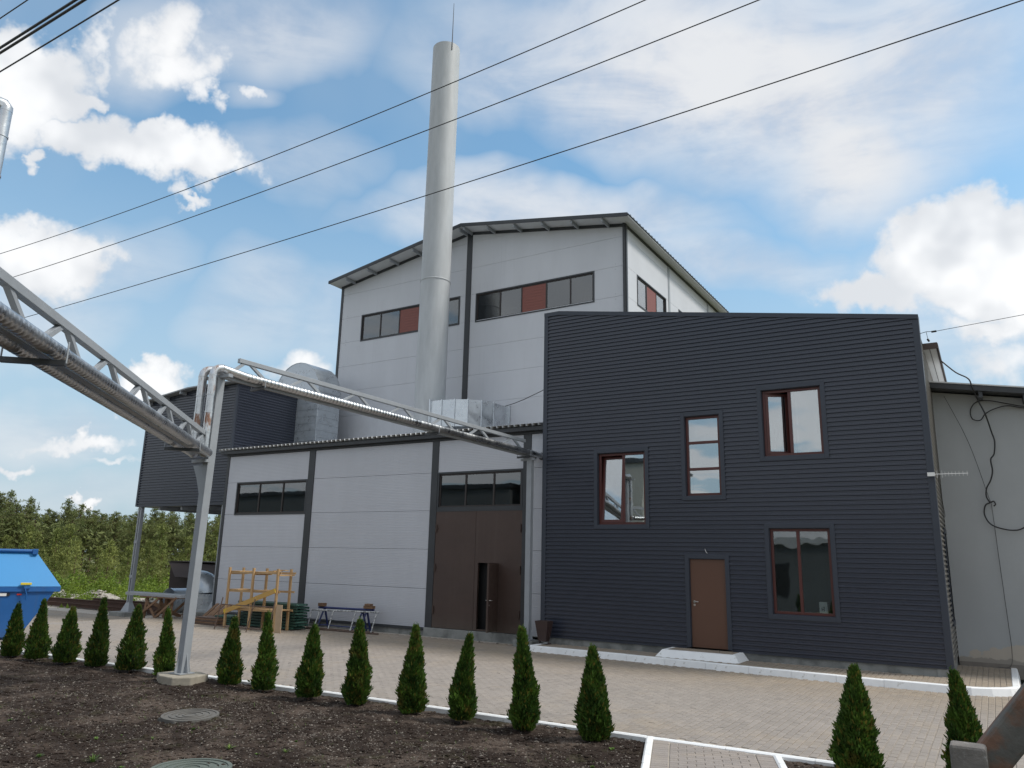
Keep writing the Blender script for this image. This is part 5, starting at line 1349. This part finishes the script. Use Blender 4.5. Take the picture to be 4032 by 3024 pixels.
# plaster-splashed ladder frame leaning in front
ld=thing('splashed_ladder','plaster splashed steel ladder frame leaning sideways before the blue trestle','ladder frame',(-17.1,18.1,0))
MB().tube([(-18.45,17.95,.045),(-15.80,18.05,.045)],.022,8).build('side_rail',M_rusty2,ld); MB().tube([(-18.55,18.2,.55),(-15.84,18.3,.60)],.022,8).build('side_rail',M_splash,ld)
for (a,b) in ((-18.44,-18.54),(-18.15,-18.2),(-17.55,-17.62),(-16.65,-16.7),(-15.82,-15.86)): MB().tube([(a,17.965,.05),(b,18.21,.56)],.018,8).build('rung',M_splash,ld)
# long wood/steel pole lying by the wall
o=MB().tube([(-18.4,17.80,.03),(-15.5,17.93,.03)],.022,8).build('ground_pole',M_rusty2); tag(o,'rusty pole lying on the paving before the ladder frame','pole')
for k,(y,z) in enumerate(((18.60,.36),(18.62,.30))):
    o=MB().tube([(-24.0,y,.20-.08*k),(-18.6,y+.02,.21-.08*k)],.028,8).build('wall_pipe',M_trim); tag(o,('upper' if k==0 else 'lower')+' of two dark pipes running along the foot of the left annex bay','pipe')
# plank pile by annex corner
for k in range(5):
    names=['lowest','second','middle','fourth','topmost']
    o=MB().box(-22.35+.05*k,-20.95-.06*k,16.55+.03*k,17.15+.02*k,.006+k*.045,.042+k*.045).build('slab_sheet',M_oldwood if k%2 else M_rusty2,None,origin=(-21.6,16.8,0)); tag(o,'%s board of the low pile of sheets near the annex corner'%names[k],'board','low pile of sheets near the annex corner')
for k in range(5):
    a=-22.95+.17*k
    o=quadplate([(a,17.35,.0),(a+.14,17.35,0),(a+.34,17.9,.55-.03*(k%2)),(a+.20,17.9,.55-.03*(k%2))],.025,'leaning_board',M_oldwood,None); tag(o,'short board leaning against the annex corner, number %s from the left'%['one','two','three','four','five'][k],'board','short boards leaning at the annex corner')
# trestle work table with steel channel on top
tt=thing('sawhorse_table','old timber trestle table with crossed braces left of the near post','trestle table',(-24.9,17.4,0))
for y in (17.2,17.75):
    for (x0,x1) in ((-25.72,-25.60),(-24.25,-24.20)): MB().beam((x0,y,zg(x0)),(x1,y,.66),.11,.05,up=(0,1,0)).build('leg',M_oldwood,tt)
    MB().beam((-25.66,y-.04,.62),(-25.02,y-.04,.0),.09,.03,up=(0,1,0)).build('brace',M_oldwood,tt)
    MB().beam((-25.84,y-.07,.08),(-24.85,y-.07,.66),.08,.03,up=(0,1,0)).build('brace',M_oldwood,tt)
    MB().beam((-24.98,y-.07,.0),(-23.92,y-.07,.70),.08,.03,up=(0,1,0)).build('brace',M_oldwood,tt)
MB().beam((-24.92,17.45,-.02),(-24.85,17.45,.66),.14,.08,up=(0,1,0)).build('leg',M_oldwood,tt)
MB().box(-25.95,-23.85,17.1,17.85,.665,.70).build('table_board',M_oldwood,tt)
MB().beam((-26.2,17.9,.38),(-24.9,18.1,.0),.12,.05,up=(0,1,0)).build('brace',M_oldwood,tt)
o=MB().box(-26.88,-23.72,17.15,17.33,.705,.80).box(-26.88,-23.72,17.331,17.345,.70,.83).build('steel_channel',M_steelgrey,None,origin=(-25.3,17.2,.7)); tag(o,'long grey steel channel lying on the trestle table','steel profile')
for k,(xa,xb) in enumerate(((-25.6,-24.9),(-25.45,-24.75))):
    o=MB().tube([(xa,17.5+.1*k,.74),(xa+.08,17.5+.1*k,.78),(xb,17.52+.1*k,.75)],.018,8).build('bar_clamp',M_steelgrey); tag(o,['left','right'][k]+' thin bar clamp lying on the trestle table','clamp')
# big galvanised elbow
ge=thing('galvanised_elbow','large shiny galvanised duct elbow resting on the yard under the box building','duct elbow',(-28.2,21.1,-.2))
cx,cy,rr=-27.55,21.2,.53
MB().tube([(cx,cy,-.24),(cx,cy,.62)],rr,32).build('upright_section',M_galvduct,ge)
ep=[Vector((cx-.70+.70*cos(radians(9*k)),cy,.62+.0*k+.42*sin(radians(9*k)))) for k in range(11)]
MB().tube(ep,[rr*(1-.008*k) for k in range(11)],32).build('elbow_bend',M_galvduct,ge)
g2_=thing('galvanised_drum','galvanised duct section lying on its side behind the trestle table','duct section',(-28.9,20.9,-.2))
MB().tube([(-29.1,20.5,.28),(-29.0,21.7,.28)],.50,32,cap=False).build('duct_shell',M_galvduct,g2_); MB().tube([(-29.1,20.49,.28),(-29.1,20.53,.28)],.52,32,cap=False).build('flange',M_galv,g2_)
for z in (.0,.45): MB().tube([(cx,cy,z),(cx,cy,z+.03)],rr*1.015,32).build('band',M_galv,ge)
# dark brown hopper shed
sh=thing('hopper_shed','dark brown steel hopper shed with projecting sloped hood, behind the elbow','shed',(-31,24,-.3))
sx0,sx1,sy,sz=-34.0,-30.2,24.0,-.35
MB().poly([(-34.15,sz),(-30.2,sz),(-30.2,1.70),(-34.25,1.80)],24.0,25.6).build('body',M_shed,sh,bevel=.01)
quadplate([(-34.3,23.93,1.79),(-30.2,23.93,1.69),(-30.2,23.35,1.09),(-32.9,23.35,1.12)],.04,'hood',M_shed,sh)
quadplate([(-34.3,23.97,1.76),(-32.9,23.37,1.11),(-32.9,23.97,1.11)],.03,'hood_cheek',M_shed,sh)
MB().box(-32.6,-30.4,23.96,23.998,.1,1.05).build('opening',M_black,sh)  # black plate on the body; the opening's inner shade is painted by its colour
MB().box(-34.35,-30.15,23.9,25.7,1.80,1.84).build('top_plate',M_shed,sh)

# rusty beams
for k,(y,z,x0,x1,h) in enumerate(((19.9,-.22,-44,-29.0,.16),(20.25,-.22,-43,-28.6,.16),(20.05,-.05,-42,-28.9,.16),(20.1,.115,-33.8,-29.4,.10))):
    mb=MB(); mb.box(x0,x1,y-.07,y+.07,z,z+.02); mb.box(x0,x1,y-.07,y+.07,z+h-.02,z+h); mb.box(x0,x1,y-.006,y+.006,z+.021,z+h-.021)
    o=mb.build('steel_beam',M_rust,None,origin=((x0+x1)/2,y,z)); tag(o,['front rusty steel beam lowest in the pile behind the stilt','rear rusty steel beam lowest in the pile behind the stilt','long rusty beam lying on the two lowest beams','short rusty beam topmost on the pile'][k],'steel beam','rusty steel beams piled behind the stilt')
# bin by the corner
bn=thing('litter_bin','dark brown tapered litter bin on a stand at the left foot of the dark building','litter bin',(-10.1,18.15,.12))
MB().add([(-10.19,18.03,.20),(-9.97,18.03,.20),(-9.97,18.23,.20),(-10.19,18.23,.20),(-10.27,17.97,.70),(-9.89,17.97,.70),(-9.89,18.29,.70),(-10.27,18.29,.70),(-10.25,17.99,.70),(-9.91,17.99,.70),(-9.91,18.27,.70),(-10.25,18.27,.70),(-10.18,18.05,.25),(-9.98,18.05,.25),(-9.98,18.22,.25),(-10.18,18.22,.25)],
  [(3,2,1,0),(0,1,5,4),(1,2,6,5),(2,3,7,6),(3,0,4,7),(4,5,9,8),(5,6,10,9),(6,7,11,10),(7,4,8,11),(8,9,13,12),(9,10,14,13),(10,11,15,14),(11,8,12,15),(12,13,14,15)]).build('bucket',M_binb,bn)
for x in (-10.20,-9.955):
    MB().beam((x-.0,18.13,.14),(x+(-.02 if x<-10.1 else .05),18.13,.56),.018).build('stand_upright',M_binb,bn); MB().beam((x,18.0,.135),(x,18.28,.135),.022).build('stand_foot',M_binb,bn)
# small things on the paving by the gate
for i,(x,y,r) in enumerate(((-12.6,18.25,.035),(-12.2,18.3,.03),(-11.6,18.28,.04))):
    mb=MB(); pebble(mb,x,y,.02,r); o=mb.build('loose_stone',M_stone,None,origin=(x,y,0),fix=False); tag(o,['left','middle','right'][i]+' of three loose stones on the paving at the gate sill','stone','loose stones at the gate sill')

# concrete railing post and sloping handrail beside the camera
rl=thing('concrete_railing','rough concrete railing post with a rust stained sloping rail, lower right corner','railing',(-.135,3.35,0))
MB().box(-.195,-.082,3.31,3.40,-.1,1.592).build('post',mat('rough_grey_brown_concrete',(.17,.155,.145),.9,var=.25,vscale=16,bump=1.0,bscale=70,bdist=.004,col2=(.26,.25,.24),c2scale=22,c2lo=.55,c2hi=.66),rl,bevel=.010)
def atY(px,py,Y):
    x,y=px*1.8228,py*1.8228; d=FWD+RGT*((x-2016)/3006.85)-UPV*((y-1512)/3006.85); t=Y/d.y; return Vector((d.x*t,Y,CAM_H+d.z*t))
p0=atY(2171,1601,3.50); p1=atY(2212,1549.5,3.50); dv=(p1-p0).normalized()
pe=p0+dv*1.5
MB().box(pe.x-.06,pe.x+.06,3.44,3.56,-.1,pe.z-.06).build('post',mat('rough_grey_brown_concrete'),rl,bevel=.01)
MB().beam(p0-dv*2.0,pe,.115,.150,up=(0,1,0)).build('sloping_rail',mat('rust_stained_concrete',(.12,.115,.105),.85,var=.3,vscale=10,col2=(.17,.095,.065),c2scale=6,c2lo=.46,c2hi=.60,bump=.9,bscale=45,bdist=.004),rl,bevel=.012)

# ------------------------------------------------------------------ gravel, shrubs and pine wood beyond the yard
mb=MB()
for _ in range(3600):
    x=random.uniform(-62,-31.5); y=22.6+(x+31)*-.10+random.gauss(0,1.0)
    hh=.50*math.exp(-((y-(23.2-(x+31)*.1))/1.2)**2)*(.75+.35*sin(x*.9)+.2*sin(x*2.3))
    r=random.uniform(.03,.11); pebble(mb,x,y,-.42+hh*random.uniform(.75,1),r)
o=mb.build('rubble_heap',M_gravel,fix=False); o['kind']='stuff'; o['label']='low bank of pale crushed rubble behind the rusty beams'; o['category']='rubble'
def bank(x,y):
    c=23.3-(x+31)*.1; return -.44+.46*math.exp(-((y-c)/1.15)**2)*(.75+.3*sin(x*.9)+.15*sin(x*2.3))
struct(grid_sheet(-62,-31,120,20.5,31,40,lambda x,y:bank(x,y)+random.gauss(0,.012)).build('rubble_bank',M_gravel,fix=False))

def tuft(mb,p,L,rd,up=.7,n=4,spread=.8,wid=.16):
    for k in range(n):
        u=Vector((rd.gauss(0,spread),rd.gauss(0,spread),up+rd.gauss(0,.4))).normalized()*L*rd.uniform(.6,1.2)
        s=u.cross(Vector((rd.gauss(0,1),rd.gauss(0,1),rd.gauss(0,1)))).normalized()*L*wid
        q=p+Vector((rd.gauss(0,L*.25),rd.gauss(0,L*.25),rd.gauss(0,L*.2)))
        mb.add([q-s*.5,q+u*.5-s,q+u,q+u*.5+s,q+s*.5],[(0,1,2,3,4)])
def pine_mesh(h,w,base,seed,young=False):
    rd=random.Random(seed); fo=MB(); tr=MB()
    nl=int(9+h*1.3) if not young else int(8+h*2)
    bendx,bendy=rd.gauss(0,.15),rd.gauss(0,.15)
    ax=lambda z:Vector((bendx*sin(z/h*2.5),bendy*sin(z/h*2.1),z))
    tr.tube([ax(0),ax(h*.3),ax(h*.6),ax(h*.97)],[.13*h/9,.10*h/9,.07*h/9,.015],6)
    for i in range(nl):
        t=(i+.5)/nl; z=h*(base+(1-base)*t)
        prof=(1-t)**(.75 if young else .55)*min(1,.35+2.2*t) if not young else (1-t)**.8
        for b in range(rd.randint(4,6)):
            a=rd.random()*6.28; L=w/2*prof*rd.uniform(.55,1.15)+.1; rise=rd.uniform(.05,.45)
            o_=ax(z)
            if not young and L>.6: tr.tube([o_,o_+Vector((cos(a)*L*.8,sin(a)*L*.8,L*rise*.8))],[.03,.01],4,cap=False)
            m=max(2,int(L/.26))
            for j in range(m):
                f=(j+.6)/m; p=o_+Vector((cos(a)*L*f,sin(a)*L*f,L*rise*f+rd.gauss(0,.08)))
                for _ in range(2): tuft(fo,p+Vector((rd.gauss(0,.13),rd.gauss(0,.13),rd.gauss(0,.1))),.26 if not young else .22,rd,up=.9,n=4,spread=.75)
    for _ in range(4): tuft(fo,ax(h*.97),.3,rd,up=1.6,n=3,spread=.3,wid=.1)
    return fo,tr
def tree_proto(fo,tr,name,mleaf,label,cat,grp):
    t=thing(name,label,cat,(0,0,-50),grp)
    for (mb_,nm,mm) in ((fo,'crown',mleaf),(tr,'trunk',M_bark)):
        me=mb_.mesh(nm); me.materials.append(mm); o=bpy.data.objects.new(nm,me); COL.objects.link(o); o.parent=t; WL[o.name]=Vector((0,0,0))
    return t
def place(protos, used, x,y,z,s,rz):
    k=random.randrange(len(protos)); p=protos[k]
    t = p if not used[k] else copy_tree(p,loc=(x,y,z)); used[k]=True
    t.location=(x,y,z); t.scale=(s,s,s*random.uniform(.93,1.1)); t.rotation_euler=(0,0,rz); return t
GP='mature pines of the wood beyond the yard'; GY='young pines at the front of the wood'; GB='bright green shrubs along the rubble bank'
pro=[tree_proto(*pine_mesh(h,w,b,300+i),'pine_tree',M_pine,'mature dark olive pine in the wood behind the yard','pine tree',GP) for i,(h,w,b) in enumerate(((9.2,5.0,.40),(8.6,5.2,.26),(9.8,4.4,.44),(8.9,5.6,.32)))]
you=[tree_proto(*pine_mesh(h,w,.05,330+i,True),'young_pine',M_pineyoung,'young yellowish green pine at the front edge of the wood','pine tree',GY) for i,(h,w) in enumerate(((4.6,3.0),(3.6,2.8),(5.2,3.2)))]
up_=[False]*4; uy=[False]*3
def polar(az,r): return r*sin(radians(az)), r*cos(radians(az))
for row,(r0,n_) in enumerate(((104,64),(97,56),(89,50))):
    for k in range(n_):
        az=-84+44*(k+random.uniform(-.3,.3))/n_; r=r0+random.gauss(0,1.6); x,y=polar(az,r)
        bump_=1+.10*max(0,(-az-59)/10)+random.gauss(0,.05)
        place(pro,up_,x,y,far_z(x,y)-.1,.775*bump_*(r/100),random.random()*6.28)
for (r0,n_,s0) in ((80,34,1.05),(72,32,.85),(65,28,.62)):
    for k in range(n_):
        az=-84+44*(k+random.uniform(-.4,.4))/n_; r=r0+random.gauss(0,1.6); x,y=polar(az,r)
        place(you,uy,x,y,far_z(x,y)-.1,s0*random.uniform(.75,1.2),random.random()*6.28)
def bush_mesh(seed,w=1.7,h=1.1):
    rd=random.Random(seed); mb=MB()
    for _ in range(520):
        a=rd.random()*6.28; c=rd.random(); r=w/2*sqrt(1-c*c*.8)*(rd.random()**.25); z=h*c*(.55+.45*rd.random())+rd.random()*.15
        tuft(mb,Vector((r*cos(a)*(1+.25*sin(3*a)),r*sin(a),z*(1+.25*sin(2*a+seed)))),.11,rd,up=.5,n=2,spread=.9,wid=.32)
    return mb
bpro=[]
for i in range(4):
    mb=bush_mesh(400+i); me=mb.mesh('shrub'); me.materials.append(M_bush); o=bpy.data.objects.new('shrub',me); COL.objects.link(o); tag(o,'bright green leafy shrub between the rubble bank and the pines','shrub',GB); bpro.append(o)
ub=[False]*4
for (r0,n_,s0) in ((56,44,1.15),(50,44,.8),(46,40,.55)):
    for k in range(n_):
        az=-78+34*(k+random.uniform(-.4,.4))/n_; r=r0+random.gauss(0,1.2); x,y=polar(az,r)
        i=random.randrange(4); o=bpro[i] if not ub[i] else bpro[i].copy()
        if ub[i]: COL.objects.link(o)
        ub[i]=True; s=s0*random.uniform(.7,1.25); o.location=(x,y,far_z(x,y)-.05); o.scale=(s,s,s*random.uniform(.8,1.3)); o.rotation_euler=(0,0,random.random()*6.28)
# undergrowth between the trees so that no bare ground shows
mb=MB(); rd=random.Random(9)
for _ in range(9000):
    az=rd.uniform(-80,-44); r=rd.uniform(40,64); x,y=polar(az,r); tuft(mb,Vector((x,y,far_z(x,y))),.35,rd,up=.8,n=1,spread=.8,wid=.2)
o=mb.build('undergrowth',M_bush,fix=False); o['kind']='stuff'; o['label']='rough green undergrowth between rubble bank and pines'; o['category']='undergrowth'
mb=MB()
for _ in range(12000):
    az=rd.uniform(-84,-40); r=rd.uniform(86,110); x,y=polar(az,r); tuft(mb,Vector((x,y,far_z(x,y)+rd.random()**1.1*5.6)),.55,rd,up=.5,n=2,spread=.9,wid=.2)
o=mb.build('forest_depth',M_pine,fix=False); o['kind']='stuff'; o['label']='dense dark mass of pine branches deep inside the wood'; o['category']='woodland'

# ------------------------------------------------------------------ buildings across the road behind the viewer (seen mirrored in the windows)
def plain_building(name,label,x0,x1,y0,y1,h,m,band=None,wins=()):
    t=thing(name,label,'building',((x0+x1)/2,y1,-.4),'buildings mirrored in the window panes')
    bx('wall',m,t,x0,x1,y0,y1,-.6,h); bx('parapet',M_trim if band is None else band,t,x0-.15,x1+.15,y0-.15,y1+.15,h+.001,h+.35)
    for (xa,xb,za,zb) in wins:
        f=bx('window',M_trim,t,xa,xb,y1+.002,y1+.05,za,zb); bx('pane',M_black,f,xa+.08,xb-.08,y1+.052,y1+.06,za+.08,zb-.08)
plain_building('long_workshop','long low dark rendered workshop mirrored in the annex windows',-76,-32,-24,-14,7.9,M_plast2,None,[(x,x+2,3.2,5) for x in (-70,-64,-58,-52,-46,-40)])
plain_building('pale_workshop','taller pale rendered workshop mirrored in the left office window',-31,-20.5,-24,-14,9.3,M_plast,None,[(-29,-27,3,5),(-25,-23,3,5),(-25,-23,6.3,8)])
plain_building('low_shed','low dark shed with pale roof edge mirrored in the ground floor window',-17,6,-22,-14,3.6,M_plast2,M_white,[(-14,-11,.4,2.6),(-8,-5,.4,2.6)])
